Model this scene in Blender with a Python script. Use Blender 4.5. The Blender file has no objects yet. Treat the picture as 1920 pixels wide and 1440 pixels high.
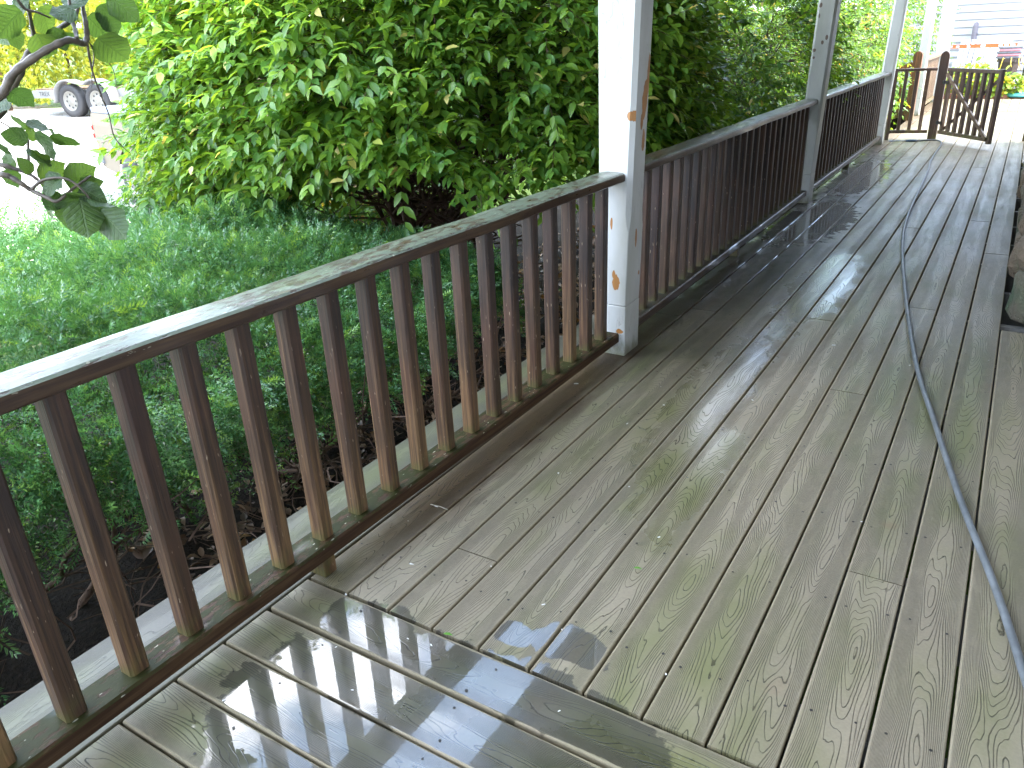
import bpy, bmesh, math, random
import numpy as np
from mathutils import Vector, Matrix, Quaternion
R = math.radians
random.seed(7); rng = np.random.default_rng(7)
S = bpy.context.scene
C = S.collection

# ------------------------------------------------------------------ camera, sky, sun, exposure
FPX = 1452.86
YAW, PITCH, ROLL = -0.570059, -0.416126, -0.043474
CAM = Vector((1.34671, -1.2058, 1.382673))
_f = Vector((math.sin(YAW)*math.cos(PITCH), math.cos(YAW)*math.cos(PITCH), math.sin(PITCH)))
_r0 = Vector((math.cos(YAW), -math.sin(YAW), 0)); _u0 = _r0.cross(_f)
_r = math.cos(ROLL)*_r0 + math.sin(ROLL)*_u0
_u = -math.sin(ROLL)*_r0 + math.cos(ROLL)*_u0
cam_d = bpy.data.cameras.new('camera'); cam = bpy.data.objects.new('camera', cam_d); C.objects.link(cam)
cam.matrix_world = Matrix(((_r.x, _u.x, -_f.x, CAM.x), (_r.y, _u.y, -_f.y, CAM.y), (_r.z, _u.z, -_f.z, CAM.z), (0, 0, 0, 1)))
cam_d.sensor_fit = 'HORIZONTAL'; cam_d.sensor_width = 36; cam_d.lens = 36*FPX/1920
cam_d.clip_start = 0.05; cam_d.clip_end = 600
S.camera = cam

SUN_EL, SUN_AZ = R(46.5), R(-4)          # from the house side (+X)
to_sun = Vector((math.cos(SUN_EL)*math.cos(SUN_AZ), -math.cos(SUN_EL)*math.sin(SUN_AZ), math.sin(SUN_EL)))
world = bpy.data.worlds.new('World'); S.world = world; world.use_nodes = True
wn = world.node_tree; wn.nodes.clear()
sky = wn.nodes.new('ShaderNodeTexSky'); sky.sky_type = 'NISHITA'; sky.sun_disc = False
sky.sun_elevation = SUN_EL; sky.sun_rotation = math.atan2(to_sun.x, to_sun.y)
sky.altitude = 200; sky.air_density = 1.0; sky.dust_density = 1.0; sky.ozone_density = 1.0
tcw = wn.nodes.new('ShaderNodeTexCoord')
mpw = wn.nodes.new('ShaderNodeMapping'); mpw.inputs['Scale'].default_value = (1, 1, 2.2); mpw.inputs['Location'].default_value = (0.35, 0.1, 0.2)
nzw = wn.nodes.new('ShaderNodeTexNoise'); nzw.inputs['Scale'].default_value = 3.1; nzw.inputs['Detail'].default_value = 7; nzw.inputs['Roughness'].default_value = 0.56
rmw = wn.nodes.new('ShaderNodeMapRange'); rmw.interpolation_type = 'SMOOTHSTEP'
rmw.inputs[1].default_value = 0.475; rmw.inputs[2].default_value = 0.65; rmw.inputs[3].default_value = 0.04; rmw.inputs[4].default_value = 0.9
mxw = wn.nodes.new('ShaderNodeMixRGB'); mxw.inputs[2].default_value = (24, 24.2, 24.8, 1)
bgw = wn.nodes.new('ShaderNodeBackground'); bgw.inputs['Strength'].default_value = 0.15
outw = wn.nodes.new('ShaderNodeOutputWorld')
L = wn.links.new
L(tcw.outputs['Generated'], mpw.inputs[0]); L(mpw.outputs[0], nzw.inputs['Vector']); L(nzw.outputs['Fac'], rmw.inputs[0])
veil = wn.nodes.new('ShaderNodeMixRGB'); veil.inputs[0].default_value = 0.38; veil.inputs[2].default_value = (7.5, 11.0, 17.0, 1)
L(sky.outputs[0], veil.inputs[1])
L(rmw.outputs[0], mxw.inputs[0]); L(veil.outputs[0], mxw.inputs[1]); L(mxw.outputs[0], bgw.inputs[0]); L(bgw.outputs[0], outw.inputs[0])

sun_d = bpy.data.lights.new('sun', 'SUN'); sun_d.energy = 2.8; sun_d.angle = R(0.5); sun_d.color = (1, 0.95, 0.86)
sun = bpy.data.objects.new('sun', sun_d); C.objects.link(sun)
sun.rotation_euler = to_sun.to_track_quat('Z', 'Y').to_euler()
S.view_settings.view_transform = 'Standard'; S.view_settings.look = 'None'
S.view_settings.exposure = 2.62; S.view_settings.gamma = 1; S.view_settings.use_curve_mapping = False
S.cycles.max_bounces = 8; S.cycles.transparent_max_bounces = 8

# ------------------------------------------------------------------ node helpers
class NT:
    def __init__(self, name):
        self.m = bpy.data.materials.new(name); self.m.use_nodes = True
        self.t = self.m.node_tree; self.t.nodes.clear()
        self.out = self.t.nodes.new('ShaderNodeOutputMaterial')
        self.b = self.t.nodes.new('ShaderNodeBsdfPrincipled')
        self.t.links.new(self.b.outputs[0], self.out.inputs[0])
    def set(self, sock, v):
        if isinstance(v, bpy.types.NodeSocket): self.t.links.new(v, sock)
        elif isinstance(v, (tuple, list)) and sock.type == 'RGBA' and len(v) == 3: sock.default_value = (*v, 1)
        else: sock.default_value = v
    def P(self, **kw):
        for k, v in kw.items(): self.set(self.b.inputs[k.replace('_', ' ')], v)
        return self
    def math(self, op, a, b=None, c=None, clamp=False):
        n = self.t.nodes.new('ShaderNodeMath'); n.operation = op; n.use_clamp = clamp
        self.set(n.inputs[0], a)
        if b is not None: self.set(n.inputs[1], b)
        if c is not None: self.set(n.inputs[2], c)
        return n.outputs[0]
    def ss(self, x, lo, hi, a=0.0, b=1.0):
        n = self.t.nodes.new('ShaderNodeMapRange'); n.interpolation_type = 'SMOOTHSTEP'
        self.set(n.inputs[0], x)
        if lo > hi: lo, hi, a, b = hi, lo, b, a
        for i, v in enumerate((lo, hi, a, b)): self.set(n.inputs[i+1], v)
        return n.outputs[0]
    def mix(self, f, a, b, mode='MIX'):
        n = self.t.nodes.new('ShaderNodeMixRGB'); n.blend_type = mode
        self.set(n.inputs[0], f); self.set(n.inputs[1], a); self.set(n.inputs[2], b); return n.outputs[0]
    def coord(self, which='Object'):
        n = self.t.nodes.new('ShaderNodeTexCoord'); return n.outputs[which]
    def geo(self, which='Position'):
        n = self.t.nodes.new('ShaderNodeNewGeometry'); return n.outputs[which]
    def rand(self):
        n = self.t.nodes.new('ShaderNodeObjectInfo'); return n.outputs['Random']
    def attr(self, name):
        n = self.t.nodes.new('ShaderNodeAttribute'); n.attribute_name = name; return n.outputs['Fac']
    def sep(self, v):
        n = self.t.nodes.new('ShaderNodeSeparateXYZ'); self.set(n.inputs[0], v); return n.outputs
    def comb(self, x, y, z):
        n = self.t.nodes.new('ShaderNodeCombineXYZ')
        for i, v in enumerate((x, y, z)): self.set(n.inputs[i], v)
        return n.outputs[0]
    def map(self, v, scale=(1, 1, 1), loc=(0, 0, 0)):
        n = self.t.nodes.new('ShaderNodeMapping'); self.set(n.inputs[0], v)
        n.inputs['Scale'].default_value = scale; self.set(n.inputs['Location'], loc); return n.outputs[0]
    def noise(self, v, scale=1.0, detail=2.0, rough=0.5, dist=0.0):
        n = self.t.nodes.new('ShaderNodeTexNoise'); self.set(n.inputs['Vector'], v)
        n.inputs['Scale'].default_value = scale; n.inputs['Detail'].default_value = detail
        n.inputs['Roughness'].default_value = rough; n.inputs['Distortion'].default_value = dist
        return n.outputs['Fac']
    def ramp(self, f, stops):
        n = self.t.nodes.new('ShaderNodeValToRGB'); self.set(n.inputs[0], f)
        e = n.color_ramp.elements
        while len(e) < len(stops): e.new(0.5)
        for el, (p, c) in zip(e, stops): el.position = p; el.color = (*c, 1)
        return n.outputs[0]
    def bump(self, h, dist=0.01, strength=1.0, normal=None):
        n = self.t.nodes.new('ShaderNodeBump'); self.set(n.inputs['Height'], h)
        n.inputs['Distance'].default_value = dist; n.inputs['Strength'].default_value = strength
        if normal is not None: self.set(n.inputs['Normal'], normal)
        return n.outputs[0]

# ------------------------------------------------------------------ materials
def deck_material(name, base, algae_amt=1.0, wet_amt=1.0, grain=1.0):
    n = NT(name)
    o = n.sep(n.coord('Object')); lx, ly = o[0], o[1]
    rd = n.math('MULTIPLY', n.rand(), 37.0)
    u = n.math('DIVIDE', lx, 0.0705)
    sh = n.noise(n.comb(rd, n.math('MULTIPLY', ly, 0.9), rd), 1.0, 1.0)
    shift = n.math('MULTIPLY', n.math('SUBTRACT', sh, 0.5), 0.8)
    fine = n.noise(n.comb(n.math('MULTIPLY', lx, 110.0), n.math('MULTIPLY', ly, 40.0), rd), 1.0, 1.0)
    def height(dx, dy):
        uu = n.math('ADD', n.math('ADD', u, shift), dx/0.0705)
        nn = n.noise(n.comb(n.math('ADD', n.math('MULTIPLY', lx, 10.0), dx*10), n.math('ADD', n.math('MULTIPLY', ly, 1.45), n.math('ADD', rd, dy*1.45)), rd), 1.0, 1.6, 0.42)
        return n.math('ADD', n.math('MULTIPLY', n.math('MULTIPLY', uu, uu), 15.0), n.math('MULTIPLY', nn, 35.0))
    EPS = 0.004
    h0 = height(0, 0); hx = height(EPS, 0); hy = height(0, EPS)
    gx = n.math('SUBTRACT', hx, h0); gy = n.math('SUBTRACT', hy, h0)
    grad = n.math('DIVIDE', n.math('SQRT', n.math('ADD', n.math('MULTIPLY', gx, gx), n.math('MULTIPLY', gy, gy))), EPS)
    h = n.math('ADD', h0, n.math('MULTIPLY', fine, 0.30))
    fr = n.math('ABSOLUTE', n.math('SUBTRACT', n.math('FRACT', h), 0.5))
    thr = n.math('MINIMUM', n.math('MULTIPLY', n.math('MAXIMUM', grad, 40.0), 0.0011), 0.20)
    line = n.ss(n.math('DIVIDE', fr, thr), 0.45, 1.1, 1.0, 0.0)
    edge = n.ss(n.math('ABSOLUTE', u), 0.86, 0.94, 1.0, 0.0)
    breakup = n.ss(n.noise(n.comb(n.math('MULTIPLY', lx, 60.0), n.math('MULTIPLY', ly, 14.0), rd), 1.0, 2.0), 0.36, 0.5)
    line = n.math('MULTIPLY', n.math('MULTIPLY', line, edge), n.math('ADD', n.math('MULTIPLY', breakup, 0.4), 0.6))
    line = n.math('MULTIPLY', line, grain)
    pos = n.geo('Position'); p = n.sep(pos); X, Y = p[0], p[1]
    big = n.noise(n.map(pos, (1.0, 0.45, 1)), 1.7, 3.0, 0.55)
    mid = n.noise(n.map(pos, (1, 0.6, 1)), 7.0, 4.0, 0.6)
    grit = n.noise(pos, 130.0, 3.0, 0.6)
    # colour
    tone = n.math('ADD', n.math('MULTIPLY', n.math('SUBTRACT', n.rand(), 0.5), 0.16), n.math('ADD', 0.80, n.math('MULTIPLY', mid, 0.34)))
    tone = n.math('MULTIPLY', tone, n.math('ADD', 0.8, n.math('MULTIPLY', grit, 0.4)))
    col = n.mix(1.0, base, n.comb(tone, tone, tone), 'MULTIPLY')
    al = n.ss(n.math('ADD', n.math('MULTIPLY', big, 0.75), n.math('MULTIPLY', mid, 0.3)), 0.42, 0.66)
    al = n.math('MULTIPLY', al, n.math('SUBTRACT', 1.0, n.math('MULTIPLY', n.math('MULTIPLY', u, u), 0.8)))
    al = n.math('MULTIPLY', al, 0.85*algae_amt, clamp=True)
    col = n.mix(al, col, (0.125, 0.133, 0.046))
    # brown silt washed up along the railing
    silt = n.math('MULTIPLY', n.ss(n.math('ADD', X, n.math('MULTIPLY', n.math('SUBTRACT', mid, 0.5), 0.30)), 0.12, -0.05), n.ss(n.math('ADD', Y, mid), 0.4, 1.0))
    silt = n.math('MULTIPLY', silt, n.ss(X, -0.155, -0.14))
    col = n.mix(n.math('MULTIPLY', silt, 0.85), col, n.mix(mid, (0.05, 0.032, 0.018), (0.13, 0.075, 0.035)))
    rust = n.ss(n.noise(n.map(pos, (1, 1, 1), (3.3, 9.1, 0)), 2.6, 3.0, 0.5), 0.68, 0.78)
    col = n.mix(n.math('MULTIPLY', rust, 0.5), col, (0.20, 0.085, 0.055))
    col = n.mix(n.math('MULTIPLY', line, 0.78), col, n.mix(1.0, col, (0.16, 0.15, 0.125), 'MULTIPLY'))
    # water film
    def ell(cx, cy, rx, ry):
        dx = n.math('DIVIDE', n.math('SUBTRACT', X, cx), rx); dy = n.math('DIVIDE', n.math('SUBTRACT', Y, cy), ry)
        d = n.math('SQRT', n.math('ADD', n.math('MULTIPLY', dx, dx), n.math('MULTIPLY', dy, dy)))
        return n.math('SUBTRACT', 1.0, d)
    pud = None
    for e in ((0.36, -0.33, 0.42, 0.34), (0.78, -0.40, 0.34, 0.30), (0.66, -0.10, 0.34, 0.14), (0.16, -0.07, 0.16, 0.10), (0.63, 0.125, 0.12, 0.065), (0.49, 0.09, 0.06, 0.05),
              (0.12, 5.2, 0.3, 0.9), (0.1, 7.4, 0.25, 1.2)):
        v = ell(*e); pud = v if pud is None else n.math('MAXIMUM', pud, v)
    wn1 = n.noise(pos, 9.0, 5.0, 0.6)
    pf = n.math('ADD', pud, n.math('MULTIPLY', n.math('SUBTRACT', wn1, 0.5), 1.45))
    pf = n.math('SUBTRACT', pf, n.math('MULTIPLY', n.ss(n.math('ABSOLUTE', u), 0.85, 0.98), 0.7))
    pw = n.math('MULTIPLY', n.ss(pf, 0.02, 0.10), wet_amt)
    strip = n.math('MULTIPLY', n.ss(n.math('ADD', X, n.math('MULTIPLY', mid, 0.5)), 0.85, 0.35), n.ss(Y, 1.4, 2.6))
    strip = n.math('MULTIPLY', strip, n.ss(Y, 10.0, 9.0))
    damp = n.math('MAXIMUM', pw, n.math('MULTIPLY', strip, 0.9*wet_amt))
    dark = n.math('SUBTRACT', 1.0, n.math('MULTIPLY', damp, 0.64))
    col = n.mix(1.0, col, n.comb(dark, dark, dark), 'MULTIPLY')
    ro = n.math('ADD', 0.30, n.math('MULTIPLY', n.noise(n.map(pos, (1, 0.5, 1), (5, 2, 0)), 3.0, 4.0, 0.6), 0.34))
    ro = n.math('ADD', n.math('SUBTRACT', ro, n.math('MULTIPLY', damp, 0.14)), n.math('MULTIPLY', pw, 0.35))
    ht = n.math('SUBTRACT', n.math('MULTIPLY', grit, 0.12), line)
    sheen = n.math('MAXIMUM', n.math('MAXIMUM', ell(0.47, 1.75, 0.20, 1.1), ell(0.62, 1.05, 0.16, 0.6)), n.math('MAXIMUM', ell(0.55, 3.4, 0.22, 1.2), ell(0.85, -0.25, 0.7, 0.3)))
    sheen = n.ss(n.math('ADD', sheen, n.math('MULTIPLY', n.math('SUBTRACT', mid, 0.5), 1.2)), 0.05, 0.5)
    ro = n.math('SUBTRACT', ro, n.math('MULTIPLY', sheen, n.math('MULTIPLY', ro, 0.62)))
    rim = n.ss(n.math('ABSOLUTE', u), 0.90, 0.96); ro = n.math('ADD', ro, n.math('MULTIPLY', rim, 0.3))
    nb = n.bump(ht, 0.0016, 0.9)
    coat = n.math('MAXIMUM', pw, n.math('MULTIPLY', strip, n.ss(mid, 0.45, 0.6)))
    film = n.bump(n.math('ADD', n.math('MULTIPLY', wn1, 0.35), n.math('MULTIPLY', line, -0.05)), 0.0010, 0.4)
    n.P(Base_Color=col, Roughness=ro, Normal=nb, Coat_Weight=coat, Coat_Roughness=n.ss(pf, 0.05, 0.25, 0.12, 0.015), Coat_IOR=1.6)
    n.set(n.b.inputs['Coat Normal'], film)
    n.set(n.b.inputs['Specular IOR Level'], n.math('SUBTRACT', 0.5, n.math('MULTIPLY', rim, 0.42)))
    return n.m

M = {}
M['deck'] = deck_material('composite_deck', (0.268, 0.226, 0.158))
M['deck_edge'] = deck_material('composite_deck_border', (0.088, 0.079, 0.060), 0.8, 0.0, 0.5)

def rail_wood(name, dark=(0.020, 0.0105, 0.0075), tan=(0.175, 0.100, 0.042), worn=0.5):
    n = NT(name); co = n.coord('Object'); o = n.sep(co); rd = n.math('MULTIPLY', n.rand(), 29.0)
    st = n.noise(n.comb(n.math('ADD', n.math('MULTIPLY', o[0], 120.0), rd), n.math('MULTIPLY', o[1], 120.0), n.math('MULTIPLY', o[2], 3.5)), 1.0, 4.0, 0.6)
    z = n.sep(n.geo('Position'))[2]
    bl = n.noise(n.comb(n.math('ADD', o[0], rd), o[1], n.math('MULTIPLY', o[2], 0.5)), 9.0, 3.0)
    low = n.ss(z, 0.75, 0.1)
    f = n.math('ADD', n.math('ADD', n.math('MULTIPLY', st, 0.85), n.math('MULTIPLY', bl, 0.15)), n.math('MULTIPLY', low, 0.20*worn*2))
    f = n.math('ADD', f, n.math('MULTIPLY', n.math('SUBTRACT', n.rand(), 0.5), 0.16))
    col = n.mix(n.ss(f, 0.40, 0.64), dark, (0.056, 0.029, 0.015)); col = n.mix(n.ss(f, 0.60, 0.86), col, tan)
    red = n.mix(n.ss(bl, 0.45, 0.7), col, n.mix(0.22, col, (0.10, 0.034, 0.020)))
    # fine chips of paint and bleached fibre
    ch = n.noise(n.comb(n.math('ADD', n.math('MULTIPLY', o[0], 160.0), rd), n.math('MULTIPLY', o[1], 160.0), n.math('MULTIPLY', o[2], 28.0)), 1.0, 2.0, 0.5)
    chip = n.math('MULTIPLY', n.ss(ch, 0.70, 0.74), n.ss(z, 0.95, 0.3, 0.25, 0.8))
    col = n.mix(chip, red, (0.42, 0.33, 0.22))
    moss = n.math('MULTIPLY', n.ss(z, 0.19, 0.09), n.ss(n.noise(co, 16.0, 3.0), 0.38, 0.62))
    col = n.mix(n.math('MULTIPLY', moss, 0.6), col, (0.075, 0.085, 0.018))
    n.P(Base_Color=col, Roughness=n.math('ADD', 0.34, n.math('MULTIPLY', st, 0.3)), Normal=n.bump(n.math('ADD', st, n.math('MULTIPLY', chip, 0.4)), 0.0022, 0.8))
    return n.m
M['baluster'] = rail_wood('stained_baluster')
M['baluster_dark'] = rail_wood('dark_stained_baluster', (0.020, 0.011, 0.009), (0.14, 0.085, 0.045), 0.3)
M['gate_wood'] = rail_wood('weathered_gate', (0.075, 0.048, 0.040), (0.24, 0.18, 0.145), 0.3)
M['tan_wood'] = rail_wood('sunbleached_rail', (0.20, 0.135, 0.09), (0.38, 0.29, 0.21), 0.3)
M['orange_wood'] = rail_wood('orange_stained_wood', (0.24, 0.085, 0.036), (0.36, 0.16, 0.07), 0.2)

def top_rail_mat(name, film=(0.155, 0.175, 0.13), amt=1.0, rough=0.2, seed=0.0, wet=0.53):
    n = NT(name); co = n.coord('Object'); o = n.sep(co); nz = n.sep(n.geo('Normal'))[2]
    st = n.noise(n.map(co, (70, 3.5, 70), (seed, seed, 0)), 1.0, 4.0, 0.6)
    base = n.mix(n.ss(st, 0.35, 0.75), (0.036, 0.019, 0.011), (0.085, 0.050, 0.025))
    fl = n.noise(n.map(co, (48, 17, 48), (seed, 0, seed)), 1.0, 5.0, 0.66)
    bd = n.noise(n.map(co, (3, 1.2, 3), (seed, 3, seed)), 1.0, 2.0)
    top = n.ss(nz, 0.45, 0.8)
    fm = n.math('MULTIPLY', top, n.ss(n.math('ADD', fl, n.math('MULTIPLY', bd, 0.30)), 0.56, 0.68))
    fm = n.math('MULTIPLY', fm, amt)
    col = n.mix(fm, base, n.mix(n.noise(co, 60.0, 3.0), n.mix(1.0, film, (0.55, 0.62, 0.5), 'MULTIPLY'), film))
    spk = n.math('MULTIPLY', n.ss(n.noise(n.map(co, (90, 40, 90)), 1.0, 2.0), 0.69, 0.74), n.ss(nz, 0.1, 0.5))
    col = n.mix(n.math('MULTIPLY', spk, 0.7), col, (0.42, 0.40, 0.30))
    n.P(Base_Color=col, Roughness=n.math('ADD', rough, n.math('MULTIPLY', fl, 0.22)), Normal=n.bump(n.math('ADD', n.math('MULTIPLY', fm, 0.5), n.math('MULTIPLY', st, 0.5)), 0.002, 0.7),
        Coat_Weight=n.math('MULTIPLY', n.ss(n.noise(n.map(co, (9, 4, 9)), 1.0, 4.0), wet, wet + .12), 0.6), Coat_Roughness=0.06, Coat_IOR=1.34)
    n.set(n.b.inputs['Coat Normal'], n.bump(st, 0.0006, 0.5))
    return n.m
M['top_rail'] = top_rail_mat('mildewed_top_rail')
M['top_rail_dark'] = top_rail_mat('dark_top_rail', (0.10, 0.115, 0.095), 0.8, 0.22, 4.0)
M['top_rail_grey'] = top_rail_mat('grey_top_rail', (0.33, 0.33, 0.32), 0.9, 0.22, 9.0)
M['bottom_rail'] = top_rail_mat('mossy_bottom_rail', (0.030, 0.032, 0.009), 0.95, 0.45, 2.0, 0.585)
M['bottom_rail_dark'] = top_rail_mat('wet_bottom_rail', (0.045, 0.05, 0.035), 0.8, 0.3, 6.0, 0.5)

def post_mat(name, patches=(), bare=(0.42, 0.19, 0.055), body=(0.50, 0.50, 0.485)):
    n = NT(name); pos = n.geo('Position'); p = n.sep(pos); co = n.coord('Object')
    wob = n.noise(n.map(pos, (1, 1, 0.45)), 34.0, 4.0, 0.6)
    dirt = n.noise(n.map(pos, (1, 1, 0.3)), 6.0, 4.0, 0.6)
    col = n.mix(n.ss(dirt, 0.35, 0.75), body, (body[0]*0.84, body[1]*0.84, body[2]*0.78))
    grn = n.math('MULTIPLY', n.ss(n.math('ADD', p[2], n.math('MULTIPLY', wob, 0.16)), 0.17, 0.07), 0.85)
    col = n.mix(grn, col, (0.14, 0.14, 0.07))
    crk = n.noise(n.map(pos, (26, 26, 4.5)), 1.0, 3.0, 0.55)
    crack = n.math('MULTIPLY', n.ss(n.math('ABSOLUTE', n.math('SUBTRACT', crk, 0.5)), 0.004, 0.011, 1.0, 0.0), n.ss(n.noise(pos, 5.0, 2.0), 0.5, 0.62))
    m = None
    for (ax, a, z, ra, rz) in patches:
        dx = n.math('DIVIDE', n.math('SUBTRACT', p[ax], a), ra); dz = n.math('DIVIDE', n.math('SUBTRACT', p[2], z), rz)
        v = n.math('SUBTRACT', 1.0, n.math('SQRT', n.math('ADD', n.math('MULTIPLY', dx, dx), n.math('MULTIPLY', dz, dz))))
        nm = n.sep(n.geo('Normal'))
        face = n.ss(n.math('ABSOLUTE', nm[1 - ax]), 0.5, 0.6)
        v = n.math('MULTIPLY', n.ss(n.math('ADD', v, n.math('MULTIPLY', n.math('SUBTRACT', wob, 0.5), 1.3)), 0.10, 0.16), face)
        m = v if m is None else n.math('MAXIMUM', m, v)
    if m is None: m = n.math('MULTIPLY', wob, 0.0)
    col = n.mix(n.math('MULTIPLY', crack, 0.55), col, (0.28, 0.27, 0.25))
    col = n.mix(m, col, n.mix(n.noise(n.map(pos, (80, 80, 6)), 1.0, 3.0), (bare[0]*0.6, bare[1]*0.6, bare[2]*0.6), bare))
    brush = n.noise(n.map(pos, (60, 60, 5)), 1.0, 3.0)
    ht = n.math('SUBTRACT', n.math('MULTIPLY', brush, 0.25), n.math('ADD', n.math('MULTIPLY', m, 0.9), n.math('MULTIPLY', crack, 0.6)))
    n.P(Base_Color=col, Roughness=0.42, Normal=n.bump(ht, 0.003, 0.8))
    return n.m
M['post_a'] = post_mat('flaking_white_paint_a', ((0, -0.084, 0.350, 0.020, 0.042), (0, -0.096, 0.390, 0.009, 0.022), (0, -0.022, 1.078, 0.030, 0.026), (0, -0.11, 0.62, 0.006, 0.03), (0, -0.06, 0.12, 0.02, 0.012),
                       (1, 2.052, 1.13, 0.030, 0.085), (1, 2.075, 1.23, 0.014, 0.09), (1, 2.03, 1.045, 0.016, 0.036), (1, 2.055, 0.97, 0.017, 0.055), (1, 2.03, 0.55, 0.012, 0.05), (1, 2.084, 0.372, 0.012, 0.014)))
M['post_b'] = post_mat('flaking_white_paint_b', ((0, -0.095, 1.275, 0.012, 0.016), (0, -0.151, 1.22, 0.016, 0.014), (0, -0.148, 1.165, 0.010, 0.011), (0, -0.138, 1.545, 0.015, 0.02), (0, -0.139, 1.47, 0.007, 0.02), (0, -0.065, 1.31, 0.012, 0.02)), (0.20, 0.14, 0.11))
M['post_c'] = post_mat('white_paint_c')

def simple(name, col, rough=0.5, nscale=8.0, namt=0.25, bump=0.0, metal=0.0, stretch=(1, 1, 1), **kw):
    n = NT(name); co = n.coord('Object'); v = n.noise(n.map(co, stretch), nscale, 4.0, 0.6)
    t = n.math('ADD', 1.0 - namt/2, n.math('MULTIPLY', n.math('SUBTRACT', v, 0.5), namt*2))
    n.P(Base_Color=n.mix(1.0, col, n.comb(t, t, t), 'MULTIPLY'), Roughness=rough, Metallic=metal, **kw)
    if bump: n.P(Normal=n.bump(v, bump, 0.8))
    return n.m
M['stem'] = simple('shrub_bark', (0.12, 0.075, 0.055), 0.75, 40, 0.7, 0.004, stretch=(1, 1, 0.3))
M['twig'] = simple('twig_bark', (0.125, 0.075, 0.055), 0.7, 30, 0.6)
M['yew_twig'] = simple('yew_bark', (0.13, 0.085, 0.06), 0.8, 30, 0.6)
M['hazel_bark'] = simple('smooth_grey_bark', (0.15, 0.115, 0.085), 0.5, 26, 0.7, 0.003)
M['hose'] = simple('grey_blue_hose', (0.165, 0.18, 0.19), 0.45, 14, 0.5, 0.0008)
M['black'] = simple('black_iron', (0.02, 0.02, 0.022), 0.45)
M['screw'] = simple('screw_dark', (0.025, 0.022, 0.02), 0.5)
def matte(m, v=0.1):
    for q in m.node_tree.nodes:
        if q.type == 'BSDF_PRINCIPLED': q.inputs['Specular IOR Level'].default_value = v
    return m
M['soil'] = simple('dark_mulch', (0.030, 0.021, 0.015), 0.9, 45, 0.9, 0.02)
M['dry_leaf'] = None
M['fascia'] = simple('fascia_board', (0.20, 0.19, 0.17), 0.6, 9, 0.3, 0.002, stretch=(8, 1, 8))
M['siding'] = simple('white_siding', (0.40, 0.39, 0.40), 0.45, 5, 0.06)
M['roof'] = simple('porch_roof', (0.16, 0.15, 0.14), 0.8, 12, 0.3)
M['ceiling'] = simple('porch_ceiling', (0.66, 0.70, 0.72), 0.5, 6, 0.08)
M['white_paint'] = simple('white_garden_paint', (0.8, 0.8, 0.79), 0.4, 20, 0.06)
M['orange'] = simple('orange_enamel', (0.75, 0.13, 0.035), 0.35, 10, 0.1)
M['pot'] = simple('dark_pot', (0.05, 0.032, 0.026), 0.6, 10, 0.4)
M['pink'] = simple('faded_pink_cloth', (0.55, 0.22, 0.25), 0.8, 30, 0.4)
M['grey_cloth'] = simple('grey_cloth', (0.16, 0.16, 0.18), 0.8, 25, 0.5)
M['mauve'] = simple('grey_mauve_pipe', (0.19, 0.165, 0.19), 0.5, 14, 0.15)
M['teal'] = simple('teal_plastic', (0.04, 0.22, 0.19), 0.4)
M['yellow'] = simple('yellow_stem', (0.62, 0.42, 0.05), 0.6, 20, 0.3)
M['brick'] = simple('red_brick', (0.33, 0.13, 0.085), 0.8, 20, 0.4, 0.004)
M['stone'] = None
M['cream'] = simple('cream_car_paint', (0.145, 0.124, 0.090), 0.6, 3, 0.04)
M['cream'].node_tree.nodes['Principled BSDF'].inputs['Specular IOR Level'].default_value = 0.1
M['chrome'] = simple('dull_chrome', (0.16, 0.17, 0.19), 0.3, 8, 0.1)
M['rubber'] = simple('tyre_rubber', (0.028, 0.027, 0.027), 0.75, 30, 0.3)
M['rim'] = simple('white_rim', (0.17, 0.16, 0.135), 0.4, 10, 0.08)
M['red_lens'] = simple('red_lens', (0.5, 0.03, 0.02), 0.15)
M['dark_hole'] = simple('dark_recess', (0.015, 0.015, 0.015), 0.8)
M['trailer_white'] = simple('white_trailer_paint', (0.17, 0.17, 0.165), 0.4, 4, 0.06)
M['chip'] = simple('paint_flake', (0.75, 0.74, 0.70), 0.5, 30, 0.1)
M['fresh_leaf'] = simple('green_leaf_bit', (0.10, 0.30, 0.02), 0.4)

def gravel_mat():
    n = NT('pale_gravel'); pos = n.geo('Position')
    v = n.noise(pos, 34.0, 4.0, 0.7); b = n.noise(pos, 0.5, 3.0)
    vo = n.t.nodes.new('ShaderNodeTexVoronoi'); n.set(vo.inputs['Vector'], pos); vo.inputs['Scale'].default_value = 26
    g = n.math('ADD', n.math('MULTIPLY', v, 0.5), n.math('MULTIPLY', vo.outputs['Distance'], 0.6))
    col = n.mix(n.ss(g, 0.25, 0.75), (0.13, 0.12, 0.105), (0.42, 0.40, 0.37))
    col = n.mix(n.math('MULTIPLY', n.ss(b, 0.45, 0.6), 0.5), col, (0.46, 0.43, 0.39))
    n.P(Base_Color=col, Roughness=0.9, Normal=n.bump(g, 0.02, 1.0)); return n.m
M['gravel'] = gravel_mat()
def ground_mat():
    n = NT('garden_ground'); pos = n.geo('Position')
    v = n.noise(pos, 30.0, 4.0, 0.7); b = n.noise(pos, 0.6, 4.0)
    col = n.mix(v, (0.035, 0.06, 0.012), (0.09, 0.13, 0.03)); col = n.mix(n.ss(b, 0.5, 0.65), col, (0.16, 0.13, 0.08))
    n.P(Base_Color=col, Roughness=0.9, Normal=n.bump(v, 0.03, 1.0)); return n.m
M['lawn'] = ground_mat()

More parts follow.
